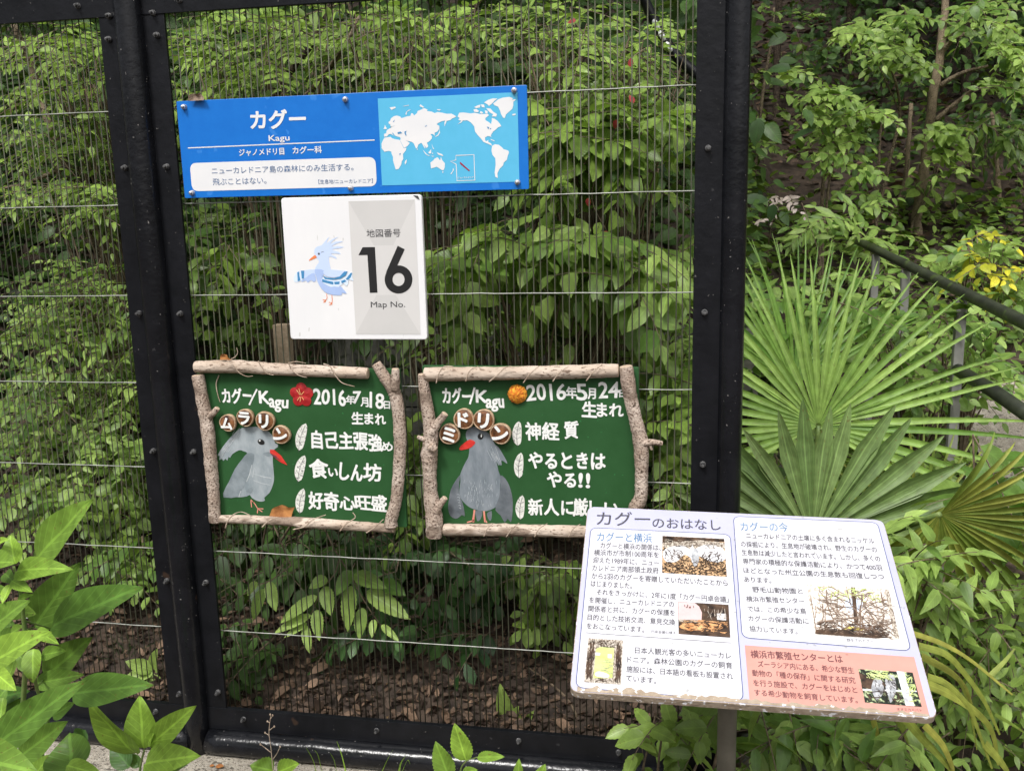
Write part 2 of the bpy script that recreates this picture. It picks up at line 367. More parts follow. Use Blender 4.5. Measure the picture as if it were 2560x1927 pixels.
M['marigold'] = pmat('orange_flower', (0.55, 0.10, 0.008), (0.86, 0.42, 0.03), 210, 0.7, 0.6)
M['yellowstroke'] = pmat('yellow_stamen', (0.78, 0.55, 0.22), None, 20, 0.5)
M['paleleaf'] = pmat('painted_white_leaf', (0.60, 0.61, 0.56), (0.78, 0.78, 0.73), 40, 0.55, 0.3, specks=[((0.28, 0.28, 0.27), 150, 0.60)])
M['dryleaf'] = pmat('dry_brown_leaf', (0.22, 0.075, 0.02), (0.46, 0.20, 0.06), 40, 0.7, 0.4)
M['drygrey'] = pmat('curled_grey_leaf', (0.13, 0.09, 0.06), (0.30, 0.22, 0.17), 60, 0.8, 0.5)
M['lavender'] = pmat('lavender_board_print', (0.43, 0.435, 0.60), (0.47, 0.475, 0.64), 8, 0.42, specks=[((0.36, 0.36, 0.37), 75, 0.70), ((0.50, 0.50, 0.52), 200, 0.70)])
M['boardwhite'] = pmat('white_board_print', (0.60, 0.60, 0.645), (0.645, 0.645, 0.69), 8, 0.42, specks=[((0.40, 0.40, 0.40), 85, 0.705), ((0.55, 0.55, 0.55), 220, 0.70)])
M['salmon'] = pmat('faded_salmon_print', (0.56, 0.265, 0.22), (0.60, 0.31, 0.26), 14, 0.45, specks=[((0.42, 0.20, 0.17), 95, 0.695)])
M['worn'] = pmat('worn_edge', (0.30, 0.235, 0.17), (0.42, 0.345, 0.265), 60, 0.8, 0.5, specks=[((0.72, 0.72, 0.74), 120, 0.62)])
M['ink'] = pmat('faded_ink', (0.05, 0.048, 0.06), (0.09, 0.087, 0.105), 90, 0.5)
M['ink2'] = pmat('body_ink', (0.055, 0.052, 0.062), (0.12, 0.115, 0.13), 120, 0.5)
M['inkblue'] = pmat('faded_blue_ink', (0.07, 0.16, 0.32), (0.17, 0.27, 0.42), 60, 0.5)
M['navy'] = pmat('navy_rule', (0.055, 0.075, 0.20), (0.09, 0.11, 0.24), 60, 0.5)
M['inkred'] = pmat('maroon_ink', (0.10, 0.03, 0.04), (0.17, 0.06, 0.065), 90, 0.5)
M['ph_litter'] = pmat('photo_leaf_litter', (0.02, 0.014, 0.01), (0.62, 0.40, 0.22), 260, 0.4, lo=0.44, hi=0.56)
M['ph_dark'] = pmat('photo_dark_hall', (0.012, 0.008, 0.007), (0.11, 0.065, 0.04), 60, 0.4)
M['ph_bark'] = pmat('photo_bark', (0.16, 0.12, 0.09), (0.62, 0.56, 0.48), 200, 0.4, stretch=(2, 1, 0.6), lo=0.4, hi=0.6)
M['ph_twigs'] = pmat('photo_twigs', (0.42, 0.35, 0.29), (0.80, 0.75, 0.69), 190, 0.4, lo=0.40, hi=0.52)
M['ph_green'] = pmat('photo_fern_green', (0.012, 0.018, 0.012), (0.50, 0.60, 0.34), 150, 0.4, lo=0.5, hi=0.6)
M['ph_twig'] = pmat('photo_twig_brown', (0.10, 0.065, 0.045), (0.26, 0.18, 0.13), 120, 0.4)
M['ph_white'] = pmat('photo_white_feathers', (0.40, 0.40, 0.43), (0.78, 0.78, 0.80), 90, 0.4, lo=0.32, hi=0.5)
M['ph_grey'] = pmat('photo_grey_feathers', (0.22, 0.23, 0.25), (0.55, 0.56, 0.58), 90, 0.4)
M['ph_orange'] = pmat('photo_orange_table', (0.48, 0.20, 0.07), (0.80, 0.46, 0.22), 60, 0.4)
M['ph_pink'] = pmat('photo_pink_screen', (0.62, 0.44, 0.44), (0.66, 0.50, 0.50), 40, 0.4)
M['ph_lime'] = pmat('photo_lime_sign', (0.46, 0.56, 0.17), (0.54, 0.62, 0.27), 50, 0.4)
M['ph_yellow'] = pmat('photo_yellow_leaf', (0.72, 0.62, 0.14), None, 20, 0.4)
M['postmetal'] = pmat('olive_brown_post', (0.13, 0.12, 0.09), (0.19, 0.175, 0.135), 18, 0.5, 0.2)
M['rail'] = pmat('mossy_dark_rail', (0.020, 0.022, 0.018), (0.05, 0.06, 0.035), 12, 0.42, 0.3, specks=[((0.07, 0.10, 0.03), 20, 0.62)])
M['railpost'] = pmat('grey_rail_post', (0.14, 0.14, 0.13), (0.22, 0.22, 0.20), 14, 0.6, 0.3)
M['b_blue'] = pmat('bird_pale_blue', (0.53, 0.64, 0.86), (0.55, 0.66, 0.88), 20, 0.4)
M['b_blue2'] = pmat('bird_mid_blue', (0.36, 0.48, 0.76), (0.40, 0.52, 0.80), 20, 0.4)
M['b_pale'] = pmat('bird_whitish_blue', (0.66, 0.76, 0.90), None, 20, 0.4)
M['b_teal'] = pmat('bird_wing_band', (0.055, 0.24, 0.48), None, 20, 0.4)
M['b_orange'] = pmat('bird_orange', (0.80, 0.20, 0.06), (0.80, 0.24, 0.09), 20, 0.4)
M['bark'] = barkmat('tree_bark', (0.15, 0.115, 0.075), (0.27, 0.215, 0.15), (0.05, 0.04, 0.03), 60, 20, 0.07)
M['litbark'] = barkmat('lit_trunk_bark', (0.20, 0.155, 0.105), (0.33, 0.26, 0.18), (0.10, 0.075, 0.05), 60, 20, 0.05)  # a lighter copy of the bark, so the trunks look lit
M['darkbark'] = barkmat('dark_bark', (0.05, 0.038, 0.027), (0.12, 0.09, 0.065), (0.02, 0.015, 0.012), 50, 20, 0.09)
M['twig'] = pmat('brown_twig', (0.09, 0.065, 0.04), (0.20, 0.15, 0.10), 60, 0.8)
M['gstem'] = pmat('green_stem', (0.10, 0.17, 0.04), (0.20, 0.26, 0.08), 40, 0.5)
M['litter'] = leafmat('dead_leaf', (0.032, 0.020, 0.014), (0.27, 0.175, 0.115), 1.2, 0.7, 0.12, (0.3, 0.17, 0.08))
M['lf_mid'] = leafmat('mid_green_leaf', (0.038, 0.086, 0.015), (0.31, 0.46, 0.09), 1.25, 0.36, 0.36, (0.26, 0.44, 0.03), spec=.45)
M['lf_bright'] = leafmat('bright_green_leaf', (0.10, 0.20, 0.035), (0.40, 0.56, 0.14), 1.25, 0.38, 0.38, (0.36, 0.55, 0.03), spec=.45)
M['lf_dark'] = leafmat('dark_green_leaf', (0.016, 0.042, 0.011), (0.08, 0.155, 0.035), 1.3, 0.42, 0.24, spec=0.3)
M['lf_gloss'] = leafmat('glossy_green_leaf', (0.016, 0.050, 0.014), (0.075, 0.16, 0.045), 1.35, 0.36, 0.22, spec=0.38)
M['lf_weed'] = leafmat('weed_leaf', (0.055, 0.135, 0.026), (0.33, 0.52, 0.065), 1.5, 0.46, 0.32, (0.30, 0.46, 0.05), veins=7.0)
M['lf_gold'] = leafmat('golden_leaf', (0.30, 0.36, 0.03), (0.80, 0.72, 0.05), 1.15, 0.45, 0.3, (0.7, 0.65, 0.05))
M['lf_pink'] = leafmat('pale_pink_leaf', (0.42, 0.36, 0.30), (0.68, 0.58, 0.53), 1.1, 0.5, 0.3, (0.6, 0.45, 0.4))
M['lf_red'] = leafmat('red_leaf', (0.20, 0.02, 0.02), (0.42, 0.05, 0.05), 1.1, 0.5, 0.3, (0.5, 0.05, 0.04))
M['palm'] = leafmat('palm_blade', (0.10, 0.22, 0.03), (0.40, 0.58, 0.14), 1.4, 0.36, 0.32, (0.34, 0.50, 0.04), veins=0.0)
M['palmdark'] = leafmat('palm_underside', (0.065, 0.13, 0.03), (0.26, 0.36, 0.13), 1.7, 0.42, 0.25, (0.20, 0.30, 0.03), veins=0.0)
M['strap'] = leafmat('strap_leaf', (0.17, 0.25, 0.04), (0.52, 0.48, 0.10), 1.2, 0.45, 0.25, (0.5, 0.5, 0.05), veins=0.0)

# ------------------------------------------------------------------ the ground
def sstep(a, b, x):
    t = np.clip((x-a)/(b-a), 0, 1); return t*t*(3-2*t)
def hz(x, y):
    x = np.asarray(x, float); y = np.asarray(y, float)
    ins = 0.13+0.30*np.clip(y-2.05, 0, 1.32)
    kl = sstep(-1.75, -1.40, x)              # the wall holds the soil back only right of here
    ins = ins+0.50*(sstep(3.36, 3.46, y)*kl+sstep(2.5, 4.3, y)*(1-kl))+0.50*np.clip(y-3.46, 0, None)
    rgt = -0.12+0.18*np.clip(y-2.0, -2, 2.6)+0.52*np.clip(y-4.6, 0, None)
    k = sstep(0.12, 0.55, x)
    z = ins*(1-k)+rgt*k
    z = np.where(y < 1.98, -0.02-0.1*k, z)
    return z+0.018*np.sin(5*x+3*y)+0.012*np.sin(11*x-7*y)
def grid_ground():
    xs = np.concatenate([np.linspace(-60, -5, 14)[:-1], np.linspace(-5, 6, 90), np.linspace(6, 60, 14)[1:]])
    ys = np.concatenate([np.linspace(-60, 1.7, 14)[:-1], np.linspace(1.7, 6, 90), np.linspace(6, 70, 40)[1:]])
    X, Y = np.meshgrid(xs, ys); V = np.stack([X, Y, hz(X, Y)], -1).reshape(-1, 3); nx = len(xs)
    i = np.arange(len(ys)-1)[:, None]*nx+np.arange(nx-1)[None]
    F = np.stack([i, i+1, i+nx+1, i+nx], -1).reshape(-1, 4)
    return mesh_obj('ground', V, [F], M['soil'], smooth=True)
tag(grid_ground(), kind='structure')
mb = MB(); mb.add(*box(-4.2, 0.18, 1.72, 2.06, -0.3, 0.098, 0.012)); tag(mb.build('kerb', M['concrete']), kind='structure')

# ------------------------------------------------------------------ leaves
def prof(kind, v):
    a, b = {'ovate': (0.55, 0.95), 'lance': (0.75, 1.0), 'round': (0.5, 0.6), 'acum': (0.55, 1.35), 'obov': (0.9, 0.6)}[kind]
    pk = a/(a+b); return np.clip(v, 1e-4, 1)**a*np.clip(1-v, 1e-4, 1)**b/(pk**a*(1-pk)**b)
def leaf_geo(P, D, N, L, Wd, droop, tone, kind='ovate', rows=5, cols=3, fold=0.22, serr=0.0, petiole=0.0, curl=0.0):
    """many leaves at once: base P, direction D, upper normal N, length, width, droop, tone (all arrays)"""
    P, D, N = (np.asarray(a, float) for a in (P, D, N)); n = len(P)
    L, Wd, droop, tone = (np.broadcast_to(np.asarray(a, float), (n,)) for a in (L, Wd, droop, tone))
    D = unit(D); N = unit(N-D*(N*D).sum(1, keepdims=True)); S = np.cross(D, N)
    if rows <= 6: v = np.array([0.0, 0.16, 0.42, 0.72, 1.0]) if rows == 5 else np.linspace(0, 1, rows)
    else: v = np.linspace(0, 1, rows)
    w = prof(kind, v); w[0] = 0.04; w[-1] = 0.015
    if serr: w = w*(1+serr*np.where(np.arange(rows) % 2 == 0, 1, -1)*(v > .12)*(v < .97))
    u = np.linspace(-1, 1, cols)
    vv, uu = np.meshgrid(v, u, indexing='ij'); ww = np.repeat(w[:, None], cols, 1)
    lat = uu*ww*0.5
    up = np.abs(uu)*ww*0.5*fold + curl*np.sin(vv*9+uu*2)*0.03
    A = (lambda a: a[None, :, :, None])
    b = (lambda a: a[:, None, None, :]); s = (lambda a: a[:, None, None, None])
    V = b(P)+b(D)*(s(L)*A(vv*(1+petiole)))*(1-0.16*s(np.abs(droop))*A(vv**2))+b(S)*(s(Wd)*A(lat))+b(N)*(s(Wd)*A(up)-s(L)*s(droop)*A(vv**2)*0.5)
    V = V.reshape(-1, 3)
    i = (np.arange(rows-1)[:, None]*cols+np.arange(cols-1)[None]).ravel()
    F = np.stack([i, i+1, i+cols+1, i+cols], 1)
    F = (F[None]+(np.arange(n)*rows*cols)[:, None, None]).reshape(-1, 4)
    UV = np.tile(np.stack([uu*np.maximum(ww, .3), vv], -1).reshape(-1, 2), (n, 1))
    return V, F, UV, np.repeat(tone, rows*cols)
class Leaves:
    def __init__(s): s.d = {k: [] for k in 'PDNLWrt'}; s.tw = MB(); s.geo = []
    def add(s, P, D, N, L, W, droop, tone):
        for k, a in zip('PDNLWrt', (P, D, N, L, W, droop, tone)): s.d[k].append(a)
    def twig(s, pts, rad, sides=4): s.tw.add(*tube(pts, rad, sides))
    def build(s, parent, mat, stem=None, name='foliage', **kw):
        if s.d['P']:
            a = [np.array(s.d[k]) for k in 'PDNLWrt']; s.geo.append(leaf_geo(*a, **kw))
        if s.geo:
            off = 0; Vs, Fs, Us, Ts = [], [], [], []
            for V, F, U, T in s.geo: Vs.append(V); Fs.append(F+off); Us.append(U); Ts.append(T); off += len(V)
            o = mesh_obj(name, np.concatenate(Vs), [np.concatenate(Fs)], mat, parent, True, np.concatenate(Us), np.concatenate(Ts))
        if stem is not None and s.tw.n: s.tw.build('stem', stem, parent, True)
        return o
def spray(lv, g, B, d, up, length, n, leafL, ratio, droop, tone, ang=58, hang=0.35, r=0.0016, twig=True):
    """a twig with leaves set left and right in one plane, arching over"""
    d = unit(d); t = np.linspace(0, 1, 6)[:, None]
    pts = B+d*length*t+np.array([0, 0, -1])*length*0.28*t**2
    if twig: lv.twig(pts, np.linspace(r, r*0.4, 6))
    side = unit(np.cross(d, up))
    for k in range(n):
        f = (k+0.6)/n; p = B+d*length*f+np.array([0, 0, -1])*length*0.28*f*f
        tan = unit(d+np.array([0, 0, -1])*0.56*f)
        sg = 1 if k % 2 else -1
        a = R(ang+g.normal(0, 9)); 
        if k == n-1: a = R(g.normal(0, 8))
        dr = unit(tan*math.cos(a)+side*sg*math.sin(a)+np.array([0, 0, -hang])*(0.6+0.6*g.random())+g.normal(0, .1, 3))
        nm = unit(np.asarray(up)+g.normal(0, .30, 3))
        l = leafL*(0.72+0.5*g.random())*(0.75+0.4*math.sin(math.pi*min(1, f+.15)))
        lv.add(p, dr, nm, l, l*ratio*(0.88+.24*g.random()), droop*(0.5+g.random()), tone+g.normal(0, .09))
def shrub(name, label, cat, ells, depth, n, leaf, mat, seed, root=None, group=None, ratio=0.52, nl=(6, 10), droop=0.35, tone=0.3, kind='ovate',
          stem='twig', hang=0.12, upn=(0, -0.40, 0.92), length=None, rows=5, ang=58, fold=0.22, serr=0.0, toward=0.35, stems=0.4, bias=0.6, tvar=0.16):
    """a bush: sprays spread through the given ellipses of the picture, between two depths"""
    g = np.random.default_rng(seed); lv = Leaves()
    ar = np.array([e[2]*e[3] for e in ells], float); ar /= ar.sum()
    cen = np.mean([at(e[:2], sum(depth)/2) for e in ells], 0)
    if root is None: root = np.array([cen[0], depth[1], hz(cen[0], depth[1])])
    else:
        q = at(root[:2], root[2]); root = np.array([q[0], q[1], hz(q[0], q[1])])
    o = thing(name, root, label, cat, group)
    for i in range(n):
        e = ells[g.choice(len(ells), p=ar)]; a = g.random()*2*math.pi; rr = math.sqrt(g.random())
        y = depth[0]+(depth[1]-depth[0])*g.random()
        p = at((e[0]+e[2]*rr*math.cos(a), e[1]+e[3]*rr*math.sin(a)), y)
        c = at(e[:2], y)
        L = (length or leaf*3.2)*(0.7+.6*g.random())
        d = unit((p-c)*np.array([1, 0, 1])); d = unit(d*bias+np.array([g.normal(0, .6), -toward-.4*g.random(), g.normal(-.05, .22)]))
        up = unit(np.array(upn)+g.normal(0, .26, 3))
        B = p-d*L*0.5
        hz_ = hz(B[0], B[1])
        if B[2] < hz_+0.02: B[2] = hz_+0.02+0.03*g.random()
        spray(lv, g, B, d, up, L, int(g.integers(*nl)), leaf, ratio, droop, tone+g.normal(0, tvar), ang, hang, r=0.0013+leaf*0.006)
        if g.random() < stems:
            t = np.linspace(0, 1, 7)[:, None]; c1 = root*0.55+B*0.45; c1[2] = root[2]*0.35+B[2]*0.65
            pts = (1-t)**2*root+2*t*(1-t)*c1+t*t*B+np.sin(t*math.pi)*g.normal(0, .03, 3)
            lv.twig(pts, np.linspace(0.0055, 0.0018, 7)*(0.7+.6*g.random()), 5)
    lv.build(o, M[mat], M[stem], kind=kind, rows=rows, fold=fold, serr=serr)
    return o
def carpet(name, label, cat, X, Y, n, size, mat, seed, height=(0, .05), kind='ovate', ratio=0.55, tone=0.3, up=0.5, kindtag='stuff', tvar=.2, droop=.3, mask=None):
    """countless leaves lying on or standing just above the ground"""
    g = np.random.default_rng(seed); x = X[0]+(X[1]-X[0])*g.random(n); y = Y[0]+(Y[1]-Y[0])*g.random(n)
    if mask is not None:
        k = mask(x, y); x, y = x[k], y[k]; n = len(x)
    z = hz(x, y)+height[0]+(height[1]-height[0])*g.random(n)
    a = g.random(n)*2*math.pi
    D = np.stack([np.cos(a), np.sin(a), g.normal(0, up*.6, n)], 1); N = np.stack([g.normal(0, up, n), g.normal(-.25*up, up, n), np.ones(n)], 1)
    l = size*(0.6+.8*g.random(n))
    V, F, U, T = leaf_geo(np.stack([x, y, z], 1), D, N, l, l*ratio, droop*g.normal(1, 1, n), tone+g.normal(0, tvar, n), kind=kind, rows=5)
    o = mesh_obj(name, V, [F], M[mat], None, True, U, T)
    return tag(o, label, cat, kind=kindtag)

# ------------------------------------------------------------------ the aviary fence
D0 = 2.0
u_lf0, u_lf1, u_rf0 = -1.287, -1.130, 0.008      # left post outer and inner edges, right post inner edge
z_of = lambda v: CZ+v*D0
zt, zb = z_of(0.2068), z_of(-0.6172)               # opening of the right panel
zb2 = z_of(-0.6440)
fence = thing('aviary_fence', (-0.6, D0, 0.1), 'black framed aviary fence with fine vertical wire mesh, carrying the signs', 'fence')
def fpart(name, mb, mat, smooth=False, parent=None): return mb.build(name, M[mat], parent or fence, smooth)
def flat_bar(name, x0, x1, z0, z1):
    m = MB(); m.add(*box(x0, x1, D0-0.004, D0+0.004, z0, z1, 0.0012)); return fpart(name, m, 'black')
pl = np.linspace(0.07, 2.9, 24)
def pole(name, x, y, r):
    m = MB(); m.add(*tube(np.stack([np.full(24, x), np.full(24, y), pl], 1), r, 28)); return fpart(name, m, 'blackpipe', True)
post_l = pole('post', -1.2105, D0-0.010, 0.0305)
post_r = pole('post', 0.0875, D0+0.004, 0.026)
flat_bar('flange', u_lf0, -1.236, 0.12, 2.88); flat_bar('flange', -1.185, u_lf1, 0.12, 2.88); flat_bar('flange', u_rf0, 0.0635, 0.12, 2.88)
for x0, x1 in ((-1.184, u_rf0+0.001), (-3.2, -1.237)):
    m = MB(); m.add(*box(x0, x1, D0-0.0065, D0+0.0065, zb2-0.004, zb, 0.0012)); fpart('bottom_plate', m, 'black')
    m = MB(); m.add(*box(x0, x1, D0-0.0065, D0+0.0065, zt-(0.0 if x0 > -2 else 0.0), zt+0.075, 0.0012)); fpart('top_plate', m, 'black')
    m = MB(); xs = np.linspace(x0+(0.006 if x0 > -2 else 0), x1+(0.07 if x0 > -2 else 0.01), 40)
    g = np.random.default_rng(3)
    m.add(*tube(np.stack([xs, np.full(40, D0-0.014), zb2-0.034+0.0006*g.normal(size=40)], 1), 0.0315, 26)); fpart('bottom_pipe', m, 'blackpipe', True)
    m = MB(); m.add(*tube(np.stack([xs, np.full(40, D0), np.full(40, zt+0.10)], 1), 0.03, 20)); fpart('top_pipe', m, 'blackpipe', True)
# fine weld beads along the posts
for x in (-1.2365, -1.1845):
    m = MB(); g = np.random.default_rng(5); zz = np.linspace(0.15, 2.85, 160)
    m.add(*tube(np.stack([x+0.0007*g.normal(size=160), np.full(160, D0-0.0055), zz], 1), 0.0024+0.0007*g.random(160), 6)); fpart('weld_bead', m, 'black', True)
def wires(x0, x1, z0, z1):
    m = MB(); g = np.random.default_rng(int(abs(x0*100)))
    for x in np.arange(x0, x1, 0.01505):
        b = g.normal(0, 0.0009, 4); t = np.linspace(0, 1, 4)
        P = np.stack([x+b, np.full(4, D0+0.012)+g.normal(0, .0004, 4), z0+(z1-z0)*t], 1)
        m.add(*tube(P, 0.0014, 6))
    return m
def cross(x0, x1):
    m = MB(); g = np.random.default_rng(7)
    for k in range(-1, 8):
        z = CZ+D0*(0.10806-0.103936*k)
        if not zb < z < zt: continue
        n = 40; xs = np.linspace(x0, x1, n); m.add(*tube(np.stack([xs, np.full(n, D0+0.0092), z+g.normal(0, .0004, n)], 1), 0.0014, 6))
    return m
for x0, x1 in ((u_lf1-0.012, u_rf0+0.03), (-3.2, u_lf0+0.012)):
    p = fpart('mesh_panel', wires(x0, x1, zb-0.02, zt+0.02), 'wire', True)
    cross(x0, x1).build('cross_wires', M['crosswire'], p, True)
c1 = Z(0, 0, 2.572); c4b = Z(0, 600, 2.5617); c6 = Z(0, 1200, 2.29); c6b = Z(300, 1600, 2.765); c3 = Z(1720, 0, 2.601); c8 = Z(1080, 1600, 2.765); cF = Z(0, 0, 2212/2560)
FB = Frame((0, D0-0.0065, 0), (1, 0, 0), (0, 0, 1))
bolts = c1((502, 40), (700, 105), (700, 255), (1010, 228), (985, 85), (803, 1080), (1072, 1073), (1155, 4))+c4b((890, 470), (1155, 472), (983, 1350), (1240, 1355)) \
    + c6((955, 575), (1178, 585), (1028, 1220), (1248, 1213), (893, 1320), (1395, 1365))+[c6b((1775, 620))]+c8((600, 690), (1290, 770))+[c3((130, 965))]+cF((1522, 675), (1518, 1003))
for i, b in enumerate(bolts):
    q = FB.w(FB.uv(b), 0)[0]; m = MB()
    m.add(*lathe([(0.0068, -0.003), (0.0068, 0.0015), (0.0058, 0.0025), (0.0055, 0.0062), (0.0033, 0.0066), (0.003, 0.013), (0.0008, 0.0135)], q, (0, -1, 0), 10))
    fpart('bolt', m, 'bolt_black')

# ------------------------------------------------------------------ blue species sign
b1 = Z(420, 190, 2.4043); mz = Z(930, 220, 5.672)
F1 = Frame((0, D0-0.011, 0), (1, 0, 0), (0, 0, 1))
def rect_of(fr, *px):              # the upright rectangle nearest to four picture corners TL TR BR BL
    q = np.array([fr.uv(p) for p in px]); x0 = (q[0][0]+q[3][0])/2; x1 = (q[1][0]+q[2][0])/2; z1 = (q[0][1]+q[1][1])/2; z0 = (q[2][1]+q[3][1])/2
    return [(x0, z0), (x1, z0), (x1, z1), (x0, z1)]
rc = rect_of(F1, (440, 255.7), (1316.4, 210.8), (1322.6, 472), (462.8, 497))
bs = thing('species_sign', F1.w(rc[0])[0], 'long blue sign naming the bird in white letters with a world map', 'sign')
m = MB(); m.add(*slab(F1, rquad(rc, 0.002, 2), 0.004, 0.0008)); m.build('panel', M['blue'], bs)
e1 = 0.0005
Paint(F1).uvpoly(rect_of(F1, *b1((1258, 138), (2098, 98), (2115, 635), (1290, 660))), e1).build('map_field', M['sea'], bs)
Paint(F1).uvpoly(rquad(rect_of(F1, *b1((132, 527), (1248, 485), (1255, 660), (145, 697))), 0.016), e1).build('text_field', M['white'], bs)
land = [
 [(205,625),(215,600),(265,570),(300,545),(330,535),(290,555),(265,550),(262,520),(240,510),(235,488),(262,465),(270,435),(310,405),(350,395),(400,408),(418,430),(440,425),(500,405),(545,400),(560,360),(580,365),(600,395),(640,360),(650,330),(700,310),(740,290),(790,310),(780,330),(850,340),(890,360),(930,345),(1000,355),(1060,370),(1130,368),(1195,405),(1180,420),(1140,435),(1110,460),(1060,470),(1050,500),(1030,548),(1028,500),(1040,465),(990,475),(940,500),(920,520),(955,540),(960,570),(930,620),(890,640),(890,680),(870,660),(850,655),(830,660),(855,690),(850,720),(820,755),(780,780),(800,830),(775,855),(755,830),(740,815),(760,855),(750,860),(720,805),(700,780),(660,805),(640,860),(625,860),(595,790),(570,770),(545,762),(495,752),(475,735),(490,750),(530,775),(535,790),(500,830),(455,852),(400,745),(410,715),(395,700),(355,690),(330,680),(300,640),(285,640),(310,680),(270,655),(240,660),(215,690),(175,695),(172,655),(205,645)],
 [(180,708),(265,695),(285,715),(320,728),(395,740),(450,855),(492,852),(480,890),(440,940),(445,1010),(425,1040),(415,1090),(380,1150),(340,1160),(320,1100),(300,1030),(300,980),(280,935),(275,905),(240,895),(180,908),(140,860),(138,790),(160,740)],
 [(495,1015),(490,1060),(470,1090),(465,1060),(475,1035)],
 [(830,1060),(870,1030),(890,1005),(930,985),(945,1000),(955,1020),(970,1025),(978,980),(1000,1030),(1035,1070),(1035,1120),(1020,1165),(995,1170),(960,1145),(920,1120),(840,1145),(835,1110)],
 ell(1006,1195,9,10), [(1150,1135),(1165,1165),(1130,1220),(1110,1225),(1145,1180)], [(920,915),(960,930),(995,940),(1015,970),(980,960),(940,945)],
 [(800,920),(840,870),(840,930),(815,935)], [(725,880),(760,920),(790,950),(830,965),(800,965),(760,940),(730,895)], [(850,790),(860,830),(885,870),(870,870),(852,820)],
 [(960,600),(965,640),(940,680),(895,700),(900,690),(935,665),(950,630)], [(950,560),(962,590),(952,600)], [(185,525),(195,550),(215,580),(185,590),(165,580),(180,555)],
 [(555,310),(500,340),(490,385),(475,380),(485,345),(520,315)], [(250,280),(330,268),(340,285),(310,300),(280,315)], [(690,235),(740,275),(725,285),(675,260)], [(920,305),(980,308),(960,325),(930,318)], ell(645,872,6,10),
 [(860,915),(870,940),(855,935)], [(840,965),(890,970),(860,978)], [(430,262),(520,244),(530,250),(470,262)],
 [(1225,385),(1240,355),(1300,350),(1400,365),(1460,355),(1540,375),(1640,370),(1660,390),(1610,430),(1610,460),(1660,490),(1690,515),(1700,470),(1700,430),(1740,440),(1780,470),(1815,510),(1835,545),(1790,560),(1760,590),(1720,620),(1700,650),(1685,680),(1695,705),(1680,690),(1640,685),(1605,705),(1605,745),(1620,760),(1650,740),(1650,770),(1690,790),(1705,825),(1670,805),(1620,785),(1580,765),(1550,725),(1500,670),(1465,625),(1455,580),(1450,545),(1400,490),(1350,460),(1290,465),(1270,490),(1215,520),(1270,470),(1225,455),(1245,430),(1215,408)],
 [(1590,210),(1650,170),(1720,150),(1780,155),(1740,185),(1690,235),(1660,260),(1640,235)], [(1440,310),(1480,300),(1520,330),(1500,350),(1450,340)], [(1450,275),(1500,250),(1540,240),(1530,280),(1480,290)], [(1545,235),(1590,240),(1600,280),(1560,275)],
 [(1620,290),(1680,295),(1720,340),(1775,375),(1760,410),(1700,405),(1720,375),(1670,350)], [(1540,330),(1580,350),(1560,370),(1530,360)], [(1600,320),(1640,330),(1640,365),(1610,365)],
 [(1720,225),(1790,165),(1860,140),(1950,130),(2000,150),(1985,170),(2045,165),(2005,200),(2005,250),(1990,300),(1940,345),(1900,380),(1885,430),(1860,425),(1830,370),(1815,320),(1790,270),(1740,250)], [(1985,375),(2035,365),(2040,385),(2000,395)],
 [(1680,725),(1740,750),(1735,760),(1690,740)],
 [(1705,825),(1745,800),(1800,810),(1850,850),(1865,870),(1930,890),(1945,915),(1925,970),(1915,1020),(1870,1060),(1860,1100),(1810,1150),(1780,1210),(1785,1280),(1750,1260),(1740,1200),(1755,1090),(1750,1000),(1710,950),(1695,890)]]
p = Paint(F1)
for l in land: p.poly(mz(*l), 2*e1)
p.build('continents', M['white'], bs)
p = Paint(F1)
for l in ([(365,630),(410,620),(430,645),(370,655)], [(465,620),(495,610),(480,640),(495,680),(478,675),(462,640)], [(300,480),(330,450),(310,490)], [(1630,550),(1665,560),(1650,590)], [(1670,570),(1695,580),(1680,592)], [(750,550),(782,527),(770,552)], [(400,960),(390,935),(412,925)]):
    p.poly(mz(*l), 3*e1)
p.build('inland_seas', M['b_teal'], bs)
p = Paint(F1); p.line(mz((1190,960),(1447,948),(1460,1310),(1207,1318),(1195,1085),(1115,1040),(1192,1025)), 0.0018, 2*e1, True)
p.text('ニューカレドニア', mz((1220,1275)), mz((1442,1268)), 6.0, 2*e1, 0.02); p.build('inset_box', M['white'], bs)
Paint(F1).poly(mz((1245,1055),(1262,1055),(1320,1110),(1392,1172),(1375,1182),(1300,1120),(1250,1080)), 2*e1).build('island', M['red'], bs)
p = Paint(F1)
p.text('カグー', b1((498, 268)), b1((826, 258)), 50, e1, 0.055).text('Kagu', b1((606, 374)), b1((730, 370)), 20.5, e1, 0.03)
p.line(b1((120, 434), (1242, 386)), 0.0022, e1)
p.text('ジャノメドリ目', b1((428, 462)), b1((698, 453)), 19, e1, 0.035).text('カグー科', b1((750, 449)), b1((924, 443)), 19, e1, 0.035)
p.build('lettering', M['white'], bs)
p = Paint(F1)
p.text('ニューカレドニア島の森林にのみ生活する。', b1((264, 572)), b1((1115, 548)), 18.5, 2*e1, 0).text('飛ぶことはない。', b1((270, 638)), b1((592, 628)), 18.5, 2*e1, 0)
p.text('【生息地/ニューカレドニア】', b1((905, 637)), b1((1232, 631)), 12.0, 2*e1, 0).build('body_text', M['bluetext'], bs)
for b in b1((100, 188), (1068, 143), (2082, 88), (148, 703), (1100, 673), (2102, 640)):
    q = F1.w(F1.uv(b), 0)[0]; m = MB()
    m.add(*lathe([(0.0062, 0), (0.0062, 0.0015), (0.0055, 0.003), (0.0052, 0.007), (0.0032, 0.0075), (0.003, 0.0125), (0.0015, 0.0135)], q, (0.0, -1, 0.0), 12)); m.build('bolt', M['zinc'], bs)

